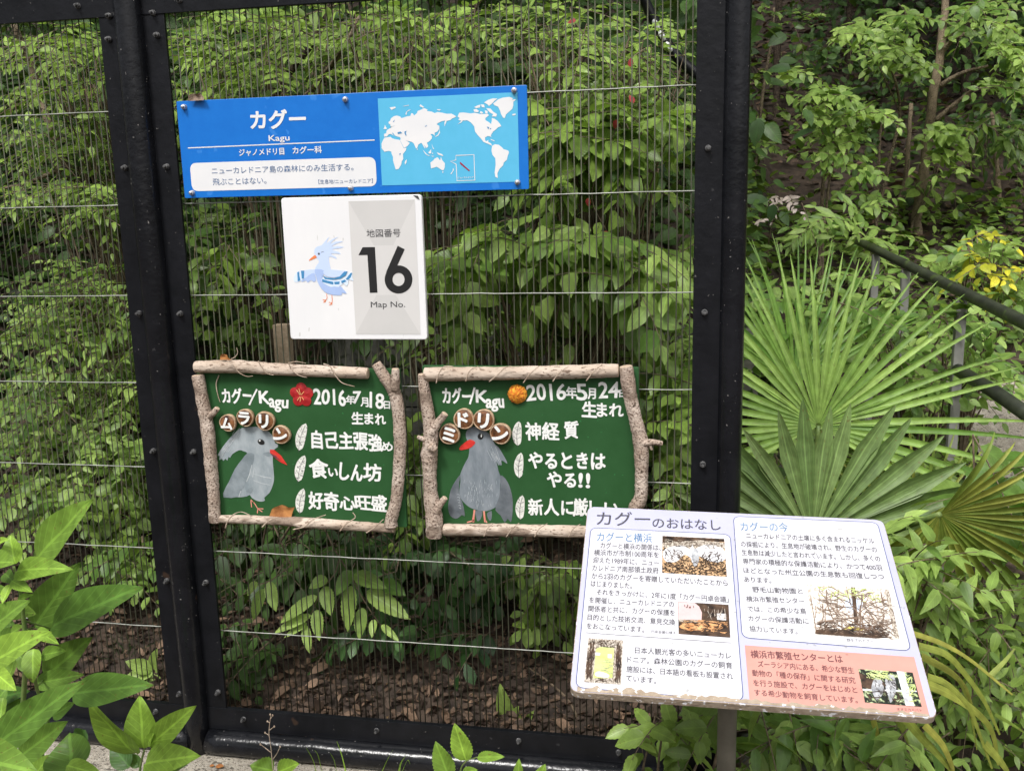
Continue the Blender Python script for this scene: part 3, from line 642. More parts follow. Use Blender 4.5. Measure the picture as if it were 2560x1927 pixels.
# ------------------------------------------------------------------ white map-number sign
wz = Z(690, 480, 4.3826)
F2 = Frame((0, D0-0.016, 0), (1, 0, 0), (0, 0, 1))
rc = rect_of(F2, (700.3, 495.5), (1052.8, 485.7), (1068.4, 847.9), (727.7, 849.7))
ws = thing('map_number_sign', F2.w(rc[0])[0], 'white square sign with a pale blue bird and a large black 16', 'sign')
m = MB(); m.add(*slab(F2, rquad(rc, 0.008, 5), 0.011, 0.002)); m.build('panel', M['signwhite'], ws, False)
gp = [F2.uv(q) for q in wz((788, 103), (1518, 85), (1588, 1558), (882, 1560))]; gp = [((gp[0][0]+gp[3][0])/2, (gp[0][1]+gp[1][1])/2), ((gp[1][0]+gp[2][0])/2, (gp[0][1]+gp[1][1])/2), ((gp[1][0]+gp[2][0])/2, (gp[2][1]+gp[3][1])/2), ((gp[0][0]+gp[3][0])/2, (gp[2][1]+gp[3][1])/2)]
ga = Paint(F2); gb = Paint(F2); cx = (gp[0][0]+gp[1][0])/2; zm = lambda f: gp[0][1]+(gp[2][1]-gp[0][1])*f
L1, R1, L2, R2 = (cx-0.022, zm(.33)), (cx+0.022, zm(.33)), (cx-0.022, zm(.70)), (cx+0.022, zm(.70))
for q in ([gp[0], gp[1], R1, L1], [gp[3], gp[2], R2, L2]): Paint(F2).uvpoly(q, e1).build('grey_field', M['greyprint'], ws)
for q in ([gp[0], L1, L2, gp[3]], [gp[1], R1, R2, gp[2]], [L1, R1, R2, L2]): gb.uvpoly(q, e1)
gb.build('light_field', M['greyprint2'], ws)
p = Paint(F2).poly(wz((905, 692), (950, 606), (1085, 604), (1113, 1102), (1030, 1104), (1003, 690)), 2*e1)
o6 = ell(1344, 958, 152, 154, 0, 40); i6 = ell(1344, 958, 66, 72, 0, 40)
uo = [F2.uv(q) for q in wz(*o6)]; ui = [F2.uv(q) for q in wz(*i6)]
p.mb.add(F2.w(np.vstack([uo, ui]), 2*e1), [(k, 40+k, 40+(k+1) % 40, (k+1) % 40) for k in range(40)])
p.poly(wz((1335, 590), (1412, 628), (1330, 805), (1285, 822), (1262, 868), (1205, 900), (1212, 870)), 2.3*e1)
p.build('numerals', M['blackprint'], ws)
p = Paint(F2); p.text('地図番号', wz((995, 455)), wz((1365, 448)), 21.5, 2*e1, 0).text('Map No.', wz((1040, 1230)), wz((1415, 1226)), 20.5, 2*e1, 0); p.build('lettering', M['darkprint'], ws)
Paint(F2).poly(wz((1500, 36), (1555, 40), (1575, 90), (1545, 75)), e1).build('peeled_corner', M['darkprint'], ws)
p = Paint(F2)
p.poly(wz(*smooth_poly([(430,705),(420,640),(450,600),(500,585),(535,545),(585,488),(560,540),(560,560),(610,520),(690,490),(640,520),(595,570),(650,545),(740,542),(670,565),(610,600),(680,592),(745,605),(680,620),(610,632),(680,655),(712,682),(650,675),(600,680),(650,705),(668,735),(620,715),(580,715),(590,800),(600,850),(560,900),(480,900),(425,860),(450,800),(475,760)], 2)), e1)
p.poly(wz(*smooth_poly([(310,862),(425,850),(440,900),(430,910),(370,905),(310,950),(295,900)], 2)), e1)
p.poly(wz(*smooth_poly([(520,870),(600,850),(700,860),(790,868),(740,910),(680,930),(600,935),(540,915)], 2)), 2.2*e1); p.build('bird_body', M['b_blue'], ws)
p = Paint(F2)
p.poly(wz(*smooth_poly([(425,850),(500,850),(545,880),(520,910),(510,960),(560,1010),(700,1030),(735,1060),(778,1115),(725,1105),(720,1130),(640,1130),(560,1110),(500,1060),(455,980),(440,920)], 2)), 1.6*e1)
p.poly(wz(*smooth_poly([(340,930),(390,895),(425,895),(440,970),(410,985),(385,965),(350,995),(330,970),(290,985),(280,970)], 2)), 1.3*e1); p.build('bird_shade', M['b_blue2'], ws)
p = Paint(F2); p.poly(wz(*smooth_poly([(515,935),(600,965),(700,960),(760,930),(800,880),(835,900),(840,945),(850,975),(800,960),(790,1010),(770,1030),(740,1000),(690,1040),(640,1035),(600,1040),(540,1010),(505,985)], 2)), 1.9*e1)
p.poly(wz(*smooth_poly([(230,880),(285,862),(300,950),(250,985),(205,985),(195,940)], 2)), 1.2*e1); p.build('wing_feathers', M['b_pale'], ws)
p = Paint(F2)
p.poly(wz((512,915),(560,938),(640,945),(700,925),(750,872),(785,870),(770,910),(710,950),(620,962),(540,955)), 2.6*e1)
p.poly(wz((508,952),(560,970),(630,985),(630,1015),(570,1000),(508,985)), 2.6*e1); p.poly(wz((640,985),(700,980),(695,1010),(645,1012)), 2.6*e1); p.poly(wz((712,975),(755,960),(775,980),(725,1000)), 2.6*e1); p.poly(wz((765,955),(820,888),(838,885),(820,935),(790,965)), 2.6*e1)
p.build('wing_bands', M['b_teal'], ws); p = Paint(F2)
p.poly(wz((275,862),(312,862),(308,945),(285,950)), 2*e1); p.poly(wz((235,880),(255,872),(258,920),(270,965),(240,980)), 2*e1); p.build('wing_bands', M['b_teal'], ws)
p = Paint(F2).poly(wz((430,688),(450,718),(362,755),(370,735)), 1.5*e1)
for l in ([(555,1115),(562,1160),(545,1185)], [(612,1128),(618,1180),(612,1240)], [(545,1185),(512,1180)], [(545,1185),(520,1210)], [(548,1188),(535,1212)], [(612,1215),(580,1208)], [(612,1220),(585,1240)]): p.line(wz(*l), 0.0014, 1.2*e1)
p.build('beak_and_legs', M['b_orange'], ws)
p = Paint(F2).poly(wz(*ell(471, 678, 12, 12)), 1.6*e1); p.line(wz((495, 662), (525, 652)), 0.0008, 1.6*e1); p.build('eye', M['darkprint'], ws)

# ------------------------------------------------------------------ painted boards in log frames
G1 = Z(470, 880, 3.5421); G2 = Z(1030, 880, 3.3984)
FG = Frame((0, D0-0.016, 0), (1, 0, 0), (0, 0, 1))
LY = D0-0.016                                        # front of the boards
pz = D0/FPX                                          # metres per pixel on the boards
def log(parent, zz, pts, rad, y=None, mat='wood', seed=0, name='log', sides=18, knots=()):
    g = np.random.default_rng(seed); r = np.mean(rad)*pz/zz.k
    y = LY-r*0.82 if y is None else y
    P = smooth_path([at(q, y) for q in zz(*pts)], max(20, 9*len(pts))); n = len(P)
    rr = np.interp(np.linspace(0, 1, n), np.linspace(0, 1, len(rad)), np.array(rad)*pz/zz.k)
    a = np.arange(sides)*2*math.pi/sides; wob = np.ones((n, sides))
    for k in range(5): wob += 0.022*np.sin((k+1)*a[None]+g.random()*6+np.linspace(0, 5+3*k, n)[:, None]*g.normal())
    wob *= 1+0.03*g.normal(size=(n, 1))
    for f, an, h, wd in knots:
        wob += h*np.exp(-((np.linspace(0, 1, n)[:, None]-f)/wd)**2)*np.exp(-((np.angle(np.exp(1j*(a[None]-an))))/0.6)**2)
    wob[0] *= 0.94; wob[-1] *= 0.94
    V, F, C = tube(P, rr, sides, True, wob)
    m = MB(); m.add(V, F); o = m.build(name, M[mat], parent, True)
    e = MB(); m2 = len(V)-sides
    for ring, c, s in ((V[:sides], P[0], -1), (V[m2:], P[-1], 1)):
        R2 = np.vstack([ring, c+(ring-c)*0.86+unit(P[-1]-P[-2] if s > 0 else P[0]-P[1])*0.0012, [c+unit(P[-1]-P[-2] if s > 0 else P[0]-P[1])*0.0016]])
        Fq = [(k, (k+1) % sides, sides+(k+1) % sides, sides+k) for k in range(sides)]; Ft = [(sides+k, sides+(k+1) % sides, 2*sides) for k in range(sides)]
        e.add(R2, Fq, Ft)
    e.build('cut_end', M['endgrain'], o, False)
    return o, P, rr
def twine(o, P, rr, f0, f1, turns, seed, lean=1.0, r=0.0013):
    g = np.random.default_rng(seed); n = int(turns*22); f = np.linspace(f0, f1, n); i = f*(len(P)-1)
    c = np.stack([np.interp(i, np.arange(len(P)), P[:, k]) for k in range(3)], 1); R_ = np.interp(i, np.arange(len(P)), rr)*1.04+0.001
    T = unit(np.gradient(c, axis=0)); u = np.cross(T, [0, 1, 0]); u = unit(u); v = np.cross(T, u)
    a = np.linspace(0, turns*2*math.pi, n)*lean+g.random()*6
    Q = c+(np.cos(a)[:, None]*u+np.sin(a)[:, None]*v)*R_[:, None]+g.normal(0, .0003, (n, 3))
    m = MB(); m.add(*tube(Q, r*(0.8+.4*g.random(n)), 6)); m.build('twine', M['twine'], o, True)
def stroke_twine(parent, zz, pts, y, r=0.0013, yb=None):
    P = smooth_path([at(q, y if yb is None else y+(yb-y)*k/(len(pts)-1)) for k, q in enumerate(zz(*pts))], 24)
    m = MB(); m.add(*tube(P, np.linspace(r, r*.6, 24), 6)); m.build('twine', M['twine'], parent, True)
def nut(parent, zz, c, r, ch, rot, seed):
    g = np.random.default_rng(seed); q = at(zz(c), LY); R_ = r*1.07*pz/zz.k; m = MB()
    n = np.array([g.normal(0, .03), -1, g.normal(0, .03)])
    V, F, C = lathe([(R_*.72, 0), (R_*.98, 0.005), (R_*1.0, 0.011), (R_*0.97, 0.0145), (R_*.88, 0.0152), (R_*.85, 0.0138)], q, n, 26)
    c0 = np.asarray(q)+unit(n)*0.008; V = c0+(V-c0)*(1+0.03*np.sin(np.arange(len(V)) % 26*2*math.pi/26*3+seed))[:, None]
    m.add(V, F, C[:1]); o = m.build('nut_shell', M['shell'], parent, True)
    m = MB(); V, F, C = lathe([(R_*.86, 0.0138), (R_*.7, 0.0152), (R_*.4, 0.0164), (R_*.02, 0.0168)], q, n, 26); m.add(V, F); m.build('nut_kernel', M['nut'], o, True)
    V, T = glyph(ch); V = V-(V.max(0)+V.min(0))/2; V = V/max(np.ptp(V[:, 0]), np.ptp(V[:, 1]))*R_*1.3
    cr, sr = math.cos(R(rot)), math.sin(R(rot)); V = V@np.array([[cr, sr], [-sr, cr]])
    W3 = np.asarray(q)+np.stack([V[:, 0], np.full(len(V), -0.0184), V[:, 1]], 1); m = MB(); m.add(W3, T)
    for k in range(8): m.add(W3+np.array([math.cos(k*.785), -.02-.005*k, math.sin(k*.785)])*R_*.07, T)
    m.build('lettering', M['chalk'], o)
def board(name, label, zz, q, c):
    rc = rect_of(FG, *zz(*q)); t = thing(name, FG.w(rc[0])[0], label, 'sign', 'painted boards in log frames')
    m = MB(); m.add(*slab(FG, rquad(rc, 0.002, 2), 0.010, 0.001)); m.build('board', M['green'], t)
    return t
def white_leaf(t, zz, base, tip, w, seed):
    a, b = FG.uv(zz(base)), FG.uv(zz(tip)); d = b-a; L = np.linalg.norm(d); d /= L; n = np.array([-d[1], d[0]]); W_ = w*pz/zz.k
    v = np.linspace(0, 1, 12); pr = prof('round', v)*W_/2; bow = 0.06*L*np.sin(v*math.pi)
    l = [a+d*L*x+n*(y+z) for x, y, z in zip(v, pr, bow)]; r = [a+d*L*x-n*(y-z) for x, y, z in zip(v, pr, bow)]
    o = Paint(FG).uvpoly(l+r[::-1][1:-1], 0.0007).build('painted_leaf', M['paleleaf'], t)
    p = Paint(FG); p.line(None, [.0009]*12, 0.0011, uv=[a-d*L*.08+d*L*1.0*x+n*z for x, z in zip(v, bow)])
    for k in (3, 5, 7):
        c = a+d*L*v[k]+n*bow[k]
        for s in (-1, 1): p.line(None, .0006, 0.0011, uv=[c, c+d*L*.1+n*s*pr[k]*.8])
    p.build('midrib', M['darkprint'], o)

gb1 = board('painted_board', 'green board in a log frame with a red flower, bird facing right', G1, ((75, 140), (1885, 145), (1925, 1525), (200, 1505)), None)
o, P, rr = log(gb1, G1, [(70, 132), (450, 128), (800, 150), (1592, 190)], [60, 62, 60, 56, 54], mat='smoothwood', seed=1)
for k, pts in enumerate([[(345, 75), (400, 110), (450, 180), (520, 215), (575, 212)], [(622, 78), (650, 130), (690, 185), (760, 205)], [(890, 92), (915, 150), (980, 205), (1055, 226)], [(1200, 105), (1260, 130), (1310, 215), (1370, 275), (1475, 305)]]):
    stroke_twine(o, G1, pts, LY-0.0335, 0.0016 if k == 3 else 0.0013, LY-0.024)
stroke_twine(o, G1, [(890, 98), (960, 85), (1045, 100)], LY-0.03); stroke_twine(o, G1, [(275, 205), (250, 280), (262, 370), (285, 445)], LY-0.004, 0.0014)
o, P, rr = log(gb1, G1, [(88, 205), (125, 400), (178, 700), (205, 1000), (228, 1250), (240, 1500)], [58, 60, 66, 62, 58, 58], seed=2, knots=((.22, 1, .16, .03),))
log(o, G1, [(190, 570), (225, 540), (262, 498)], [34, 30, 27], y=LY-0.016, seed=3, name='stub', sides=12)
o, P, rr = log(gb1, G1, [(1800, 1545), (1800, 1480), (1845, 1300), (1872, 1000), (1880, 750), (1862, 500), (1832, 360), (1775, 270), (1668, 105)], [62, 60, 56, 60, 60, 60, 62, 56, 50], seed=4, knots=((.52, 0, .25, .02), (.52, 2, .3, .02), (.41, 0.5, .16, .02)))
log(o, G1, [(1832, 330), (1838, 250), (1836, 150)], [46, 42, 36], y=LY-0.021, seed=5, name='stub')
o, P, rr = log(gb1, G1, [(258, 1476), (700, 1488), (1150, 1515), (1822, 1562)], [42, 44, 52, 44], mat='smoothwood', seed=6, knots=((.58, 1, .35, .025), (.56, 3, .3, .02)))
for pts in ([(330, 1560), (350, 1500), (400, 1440), (470, 1415), (545, 1440)], [(655, 1550), (720, 1490), (800, 1460)], [(930, 1570), (1030, 1545), (1110, 1480), (1220, 1440)], [(1345, 1585), (1400, 1520), (1480, 1465), (1460, 1420)], [(1580, 1600), (1660, 1545), (1730, 1480)]):
    stroke_twine(o, G1, pts, LY-0.027, 0.0016)
bz = Z(540, 1000, 5.2031)
def paint_poly(t, zz, pts, off, mat, name, k=2):
    return Paint(FG).poly(zz(*(smooth_poly(pts, k) if k else pts)), off).build(name, M[mat], t)
bird = paint_poly(gb1, bz, [(440,350),(340,360),(250,420),(140,540),(60,650),(25,720),(50,725),(45,780),(80,760),(95,790),(125,760),(150,785),(165,735),(185,750),(215,700),(300,650),(350,660),(410,690),(340,770),(250,890),(170,1060),(120,1150),(100,1262),(200,1255),(300,1262),(400,1250),(440,1230),(470,1270),(540,1310),(600,1318),(640,1300),(630,1265),(700,1200),(745,1090),(757,1000),(745,850),(740,740),(760,640),(805,610),(800,570),(770,560),(745,480),(690,410),(600,365),(520,345)], 0.0006, 'bird1', 'painted_bird')
paint_poly(bird, bz, [(410,690),(500,700),(480,830),(440,960),(380,1090),(330,1180),(300,1255),(100,1262),(120,1150),(170,1060),(250,890),(340,770)], 0.0010, 'bird1b', 'wing')
paint_poly(bird, bz, [(615,690),(690,672),(725,715),(690,735),(640,715)], 0.0010, 'bird1b', 'cheek_patch'); paint_poly(bird, bz, [(440,1140),(490,1130),(470,1190),(440,1215),(390,1180)], 0.0010, 'bird1b', 'tail_shade')
p = Paint(FG); g = np.random.default_rng(4)
for k in range(34):
    a = g.random(); x0, y0 = 330-240*a+g.normal(0, 18), 385+270*a+g.normal(0, 28); p.line(bz((x0, y0), (x0-30-20*g.random(), y0+45+25*g.random())), 0.0006, 0.0011)
for pts in ([(470,840),(440,960),(400,1060)], [(500,960),(640,1000),(720,1010)], [(490,1040),(600,1080),(700,1100)], [(325,1180),(300,1255)], [(500,880),(480,1000)]): p.line(bz(*pts), 0.0016, 0.0011)
p.build('paint_strokes', M['lightgrey'], bird)
bk = paint_poly(bird, bz, [(705,640),(760,645),(850,720),(932,845),(850,810),(760,745),(705,680)], 0.0012, 'beak', 'beak', 0)
paint_poly(bk, bz, [(705,683),(780,720),(850,790),(750,740)], 0.0016, 'inkred', 'beak_line', 0)
paint_poly(bird, bz, ell(590, 543, 48, 34, 25), 0.0012, 'blackprint', 'eye', 0); paint_poly(bird, bz, ell(573, 525, 12, 10), 0.0016, 'chalk', 'eye_glint', 0)
p = Paint(FG)
for pts in ([(455,1290),(510,1350),(545,1410)], [(455,1295),(465,1390)], [(545,1410),(540,1470)], [(545,1410),(605,1450)], [(545,1405),(618,1412)], [(480,1320),(500,1330)]): p.line(bz(*pts), 0.0022, 0.0009)
p.build('legs', M['legpaint'], bird)
p = Paint(FG)
for i, (tx, a, b, em, bd) in enumerate([('カグー', (305, 390), (560, 385), 40, .05), ('K', (630, 395), (725, 400), 44, .045), ('agu', (720, 425), (888, 440), 44, .045), ('2016', (1115, 385), (1395, 400), 54, .035), ('年', (1400, 420), (1478, 425), 24, .05), ('7', (1465, 395), (1530, 400), 44, .045), ('月', (1530, 440), (1597, 442), 25, .05), ('18', (1610, 415), (1735, 430), 54, .03), ('日', (1735, 465), (1790, 468), 22, .05),
        ('生', (1450, 585), (1550, 588), 33, .05), ('まれ', (1565, 590), (1750, 595), 32, .05), ('自己主張', (1095, 775), (1588, 790), 46, .05), ('強', (1600, 800), (1720, 805), 45, .05), ('め', (1720, 830), (1812, 838), 27, .05),
        ('食', (1078, 1030), (1240, 1035), 50, .05), ('い', (1245, 1060), (1325, 1065), 28, .06), ('しん', (1345, 1050), (1545, 1075), 48, .05), ('坊', (1555, 1060), (1710, 1070), 46, .05), ('好奇', (1068, 1310), (1335, 1325), 46, .05), ('心', (1345, 1335), (1480, 1340), 38, .05), ('旺', (1480, 1330), (1620, 1335), 40, .05), ('盛', (1625, 1335), (1758, 1345), 43, .05)]):
    p.text(tx, G1(a), G1(b), em, 0.0007, bd, 0.022, i)
p.line(G1((543, 468), (575, 400), (612, 328)), .0042, 0.0008); p.build('lettering', M['chalk'], gb1)
for base, tip, w, s in (((985, 870), (1045, 630), 100, 1), ((978, 1145), (1035, 912), 98, 2), ((990, 1425), (1025, 1205), 92, 3)): white_leaf(gb1, G1, base, tip, w, s)
fl = MB(); c = FG.uv(G1((1010, 378)))
for k in range(5):
    a = R(90+72*k); q = c+np.array([math.cos(a), math.sin(a)])*0.0135
    uv = np.array(ell(q[0], q[1], 0.0135, 0.0155, math.degrees(a)+90, 20)); V = FG.w(uv, 0.002); V = np.vstack([V, FG.w([q], 0.0045)]); fl.add(V, [(i, (i+1) % 20, 20) for i in range(20)])
fl.build('red_flower', M['hibiscus'], gb1)
p = Paint(FG)
for pts in ([(1000,375),(970,330)], [(1005,372),(990,318)], [(1010,375),(1035,345)], [(1000,390),(975,425)], [(1008,392),(1000,435)], [(1015,392),(1035,420)]): p.line(G1(*pts), 0.0011, 0.0056)
p.build('stamens', M['yellowstroke'], gb1)
for c, r, ch, ro, s in (((375, 617), 80, 'ム', -6, 1), ((528, 570), 82, 'ラ', -4, 2), ((700, 597), 90, 'リ', -4, 3), ((846, 720), 86, 'ン', -20, 4)): nut(gb1, G1, c, r, ch, ro, s)
def flat_leaf(name, parent, q, px, y, mat, curl=0.008, seed=0):
    P = np.array([at(a, y) for a in px]); c = P.mean(0); k = len(P); g = np.random.default_rng(seed)
    R1 = P+np.array([0, -1, 0])*(g.random(k)*curl)[:, None]; R2 = c+(P-c)*0.5+np.array([0, -curl*0.3, 0])
    V = np.vstack([R1, R2, [c-np.array([0, curl*.2, 0])]]); F = [(i, (i+1) % k, k+(i+1) % k, k+i) for i in range(k)]; T = [(k+i, k+(i+1) % k, 2*k) for i in range(k)]
    return mesh_obj(name, V, [F, T], M[mat], parent, True)
flat_leaf('dry_leaf', gb1, None, bz((695,1515),(735,1410),(790,1375),(860,1358),(910,1362),(960,1385),(1028,1388),(1000,1450),(985,1515),(900,1510)), LY-0.006, 'dryleaf', 0.009, 2)

gb2 = board('painted_board', 'green board in a log frame with an orange flower, bird facing left', G2, ((85, 140), (1915, 105), (1935, 1560), (150, 1560)), None)
o, P, rr = log(gb2, G2, [(112, 190), (600, 185), (1200, 170), (1752, 155)], [62, 60, 60, 60], mat='smoothwood', seed=11, knots=((.27, 1.2, .1, .01), (.9, .9, .12, .012)))
for pts in ([(205, 265), (225, 190), (270, 125), (350, 122)], [(455, 250), (490, 160), (560, 122)], [(655, 252), (730, 190), (790, 135), (840, 120)], [(945, 262), (1000, 190), (1080, 118)], [(1195, 250), (1250, 180), (1330, 120)], [(1480, 245), (1540, 170), (1620, 100)]):
    stroke_twine(o, G2, pts, LY-0.034, 0.0014)
o, P, rr = log(gb2, G2, [(90, 188), (105, 330), (135, 520), (160, 700), (150, 850), (150, 1000), (160, 1200), (190, 1400), (190, 1562)], [44, 50, 58, 66, 70, 62, 66, 78, 80], seed=12, knots=((.45, 0.6, .2, .03), (.52, 2, .15, .03)))
log(o, G2, [(165, 690), (215, 610), (282, 525)], [42, 36, 32], y=LY-0.022, seed=13, name='stub', sides=12); log(o, G2, [(200, 1350), (240, 1290), (282, 1238)], [40, 34, 27], y=LY-0.022, seed=14, name='stub', sides=12); log(o, G2, [(105, 740), (50, 722)], [24, 18], y=LY-0.022, seed=15, name='stub', sides=12)
log(o, G2, [(160, 800), (200, 830)], [42, 34], y=LY-0.028, seed=19, name='stub', sides=12)
o, P, rr = log(gb2, G2, [(1815, 122), (1850, 350), (1895, 550), (1945, 760), (1952, 900), (1950, 1100), (1945, 1230), (1900, 1330), (1850, 1470)], [62, 60, 58, 64, 60, 56, 58, 60, 58], seed=16, knots=((.2, 3.6, .16, .02), (.48, 3.2, .18, .02), (.86, 2, .1, .03)))
log(o, G2, [(1960, 775), (2040, 765), (2125, 775)], [34, 28, 22], y=LY-0.02, seed=17, name='stub', sides=12); log(o, G2, [(2015, 775), (2035, 825)], [18, 12], y=LY-0.02, seed=18, name='stub', sides=10)
o, P, rr = log(gb2, G2, [(275, 1508), (700, 1512), (1200, 1518), (1880, 1535)], [58, 58, 56, 54], mat='smoothwood', seed=20, knots=((.4, 1, .1, .01),))
for pts in ([(610, 1565), (640, 1500), (690, 1455)], [(800, 1570), (850, 1500), (910, 1450)], [(1040, 1570), (1080, 1500), (1150, 1455)], [(1330, 1570), (1370, 1500), (1430, 1460)]): stroke_twine(o, G2, pts, LY-0.033, 0.0013)
b2 = Z(1110, 1000, 5.2053)
bird = paint_poly(gb2, b2, [(330,360),(290,410),(285,480),(310,540),(330,620),(320,730),(290,790),(250,870),(215,960),(215,1060),(200,1180),(215,1270),(270,1340),(330,1390),(400,1420),(480,1440),(560,1440),(640,1410),(690,1370),(720,1290),(730,1100),(735,1000),(710,920),(690,830),(680,790),(700,830),(715,850),(725,835),(740,850),(755,830),(745,790),(770,790),(820,825),(815,790),(760,690),(710,610),(660,570),(620,480),(570,420),(500,390),(440,355),(380,345)], 0.0006, 'bird2', 'painted_bird')
paint_poly(bird, b2, [(215,965),(150,1050),(90,1160),(65,1290),(55,1400),(80,1500),(150,1540),(200,1520),(235,1490),(270,1510),(268,1450),(245,1340),(215,1270),(195,1180),(200,1060)], 0.0009, 'bird2b', 'wing')
paint_poly(bird, b2, [(735,975),(800,1020),(850,1110),(885,1230),(897,1340),(890,1500),(870,1585),(830,1540),(790,1590),(740,1500),(670,1430),(690,1340),(720,1250),(735,1100)], 0.0009, 'bird2b', 'wing')
paint_poly(bird, b2, [(410,1440),(500,1450),(480,1540),(440,1575),(420,1530)], 0.0004, 'bird2b', 'tail_feather'); paint_poly(bird, b2, [(560,1470),(620,1440),(620,1530),(600,1570),(570,1530)], 0.0004, 'bird2b', 'tail_feather')
p = Paint(FG); g = np.random.default_rng(8)
for k in range(90):
    x0, y0 = 460+g.normal(0, 110), 1180+g.normal(0, 110)
    if 230 < x0 < 700 and 1020 < y0 < 1380: p.line(b2((x0, y0), (x0+g.normal(0, 8), y0+28+22*g.random())), 0.00045, 0.0010)
for k in range(12): x0 = 610+g.normal(0, 35); p.line(b2((x0, 660+g.normal(0, 35)), (x0+70, 800+g.normal(0, 20))), 0.0005, 0.0010)
for k in range(6): p.line(b2((168+6*k, 1225+35*k), (195+5*k, 1222+35*k), (200+4*k, 1245+34*k)), 0.0009, 0.0013)
p.build('paint_strokes', M['lightgrey'], bird)
paint_poly(bird, b2, [(300,530),(350,512),(410,545),(380,590),(330,625),(230,648),(200,635),(220,595)], 0.0012, 'beak', 'beak'); paint_poly(bird, b2, ell(477, 470, 38, 40), 0.0012, 'blackprint', 'eye', 0); paint_poly(bird, b2, ell(488, 460, 9, 22), 0.0016, 'chalk', 'eye_glint', 0)
p = Paint(FG)
for pts, w in (([(398,1425),(385,1530)], .0042), ([(385,1530),(380,1585)], .005), ([(400,1560),(300,1588)], .0028), ([(520,1440),(535,1585)], .0042), ([(540,1560),(560,1592)], .0028)): p.line(b2(*pts), w, 0.0008)
p.build('legs', M['legpaint'], bird)
p = Paint(FG)
for i, (tx, a, b, em, bd) in enumerate([('カグー', (262, 372), (500, 375), 42, .05), ('K', (545, 370), (640, 372), 43, .045), ('agu', (630, 410), (780, 412), 46, .045), ('2016', (970, 340), (1305, 330), 57, .03), ('年', (1310, 345), (1400, 345), 31, .05), ('5', (1400, 335), (1487, 335), 57, .03), ('月', (1495, 350), (1562, 350), 30, .05), ('24', (1588, 315), (1758, 318), 57, .03), ('日', (1762, 350), (1815, 350), 22, .05),
        ('生', (1445, 490), (1568, 492), 42, .05), ('まれ', (1572, 490), (1795, 495), 38, .05), ('神経', (968, 672), (1250, 675), 46, .045), ('質', (1295, 660), (1412, 662), 46, .045), ('やるときは', (992, 920), (1640, 925), 46, .05), ('やる', (1150, 1080), (1390, 1090), 43, .05), ('!!', (1415, 1085), (1510, 1085), 48, .05), ('新人に', (988, 1315), (1375, 1320), 43, .045), ('厳', (1370, 1315), (1495, 1320), 47, .045), ('しい', (1510, 1320), (1750, 1330), 42, .045)]):
    p.text(tx, G2(a), G2(b), em, 0.0007, bd, 0.022, i+40)
p.line(G2((492, 442), (512, 375), (533, 300)), .0044, 0.0008); p.build('lettering', M['chalk'], gb2)
for base, tip, w, s in (((900, 795), (910, 585), 84, 4), ((912, 1068), (928, 852), 84, 5), ((922, 1418), (940, 1215), 82, 6)): white_leaf(gb2, G2, base, tip, w, s)
m = MB(); q = FG.w(FG.uv(G2((897, 355))), 0)[0]; g = np.random.default_rng(3); rad = 85*pz/G2.k
V, F, C = lathe([(rad, 0.001), (rad*.97, 0.005), (rad*.7, 0.011), (rad*.35, 0.014), (rad*.02, 0.015)], q, (0, -1, 0), 40); V = V+g.normal(0, .0007, V.shape); m.add(V, F); m.build('orange_flower', M['marigold'], gb2)
for c, r, ch, ro, s in (((330, 685), 90, 'ミ', -4, 5), ((450, 560), 88, 'ド', 0, 6), ((620, 567), 92, 'リ', -6, 7), ((763, 680), 90, 'ン', -12, 8)): nut(gb2, G2, c, r, ch, ro, s)

# leaves fallen on the signs
def fallen(name, label, px, y, mat, seed, curl=.01):
    P = [at(a, y) for a in px]; t = thing(name, np.mean(P, 0), label, 'leaf'); flat_leaf('leaf_blade', t, None, px, y, mat, curl, seed); return t
fallen('fallen_leaf', 'curled grey-brown dead leaf caught on the top edge of the blue sign', b1((132, 154), (140, 120), (160, 105), (185, 115), (200, 108), (222, 128), (232, 150)), D0-0.012, 'drygrey', 1, .014)
fallen('fallen_leaf', 'reddish brown dead leaf lying on the top log of the left green board', G1((288, 66), (292, 30), (310, 12), (345, 22), (368, 45), (398, 66)), LY-0.018, 'dryleaf', 2, .01)
stk = thing('dead_leaf_stalk', at(G1((385, 60)), LY-.015), 'thin curved dead twig standing on the left green board', 'twig')
m = MB(); m.add(*tube(smooth_path([at(q, LY-.015) for q in G1((380, 64), (420, 40), (440, 5), (430, -40))], 14), np.linspace(.0011, .0006, 14), 6)); m.build('stalk', M['twine'], stk, True)

# ------------------------------------------------------------------ information board on a post, in front of the fence
SB = 1.56
az, ti, ro = R(2.297), R(23.134), R(-1.376)
a_ = np.array([math.cos(az)*math.cos(ro), math.sin(az)*math.cos(ro), math.sin(ro)]); b0 = np.array([-math.sin(az)*math.cos(ti), math.cos(az)*math.cos(ti), math.sin(ti)])
n_ = unit(np.cross(a_, b0)); b_ = np.cross(n_, a_)
cB = CAM+np.array([0.05846477, 1.0, -0.4355199])*SB
FI = Frame(cB, a_, b_); hw, hh = 0.35226*SB/2, 0.27835*SB/2
ib = thing('information_board', [cB[0], cB[1]+.02, 0], 'tilted white and lavender reading board on a post, printed with five photos', 'information board')
m = MB(); V, F, C = slab(FI, rquad([(-hw, -hh), (hw, -hh), (hw, hh), (-hw, hh)], 0.017, 6), 0.014, 0.0012)
m.add(V, F, C); pn = m.build('panel', M['worn'], ib)
pn.data.materials.append(M['lavender'])
for f in pn.data.polygons:
    if len(f.vertices) > 8 and f.normal.dot(Vector(n_)) > .9: f.material_index = 1
IA = Z(1400, 1250, 3.2647); IB = Z(1820, 1270, 2.974); f1 = 0.0004
def quad_avg(zz, *q): return [FI.uv(p) for p in zz(*q)]
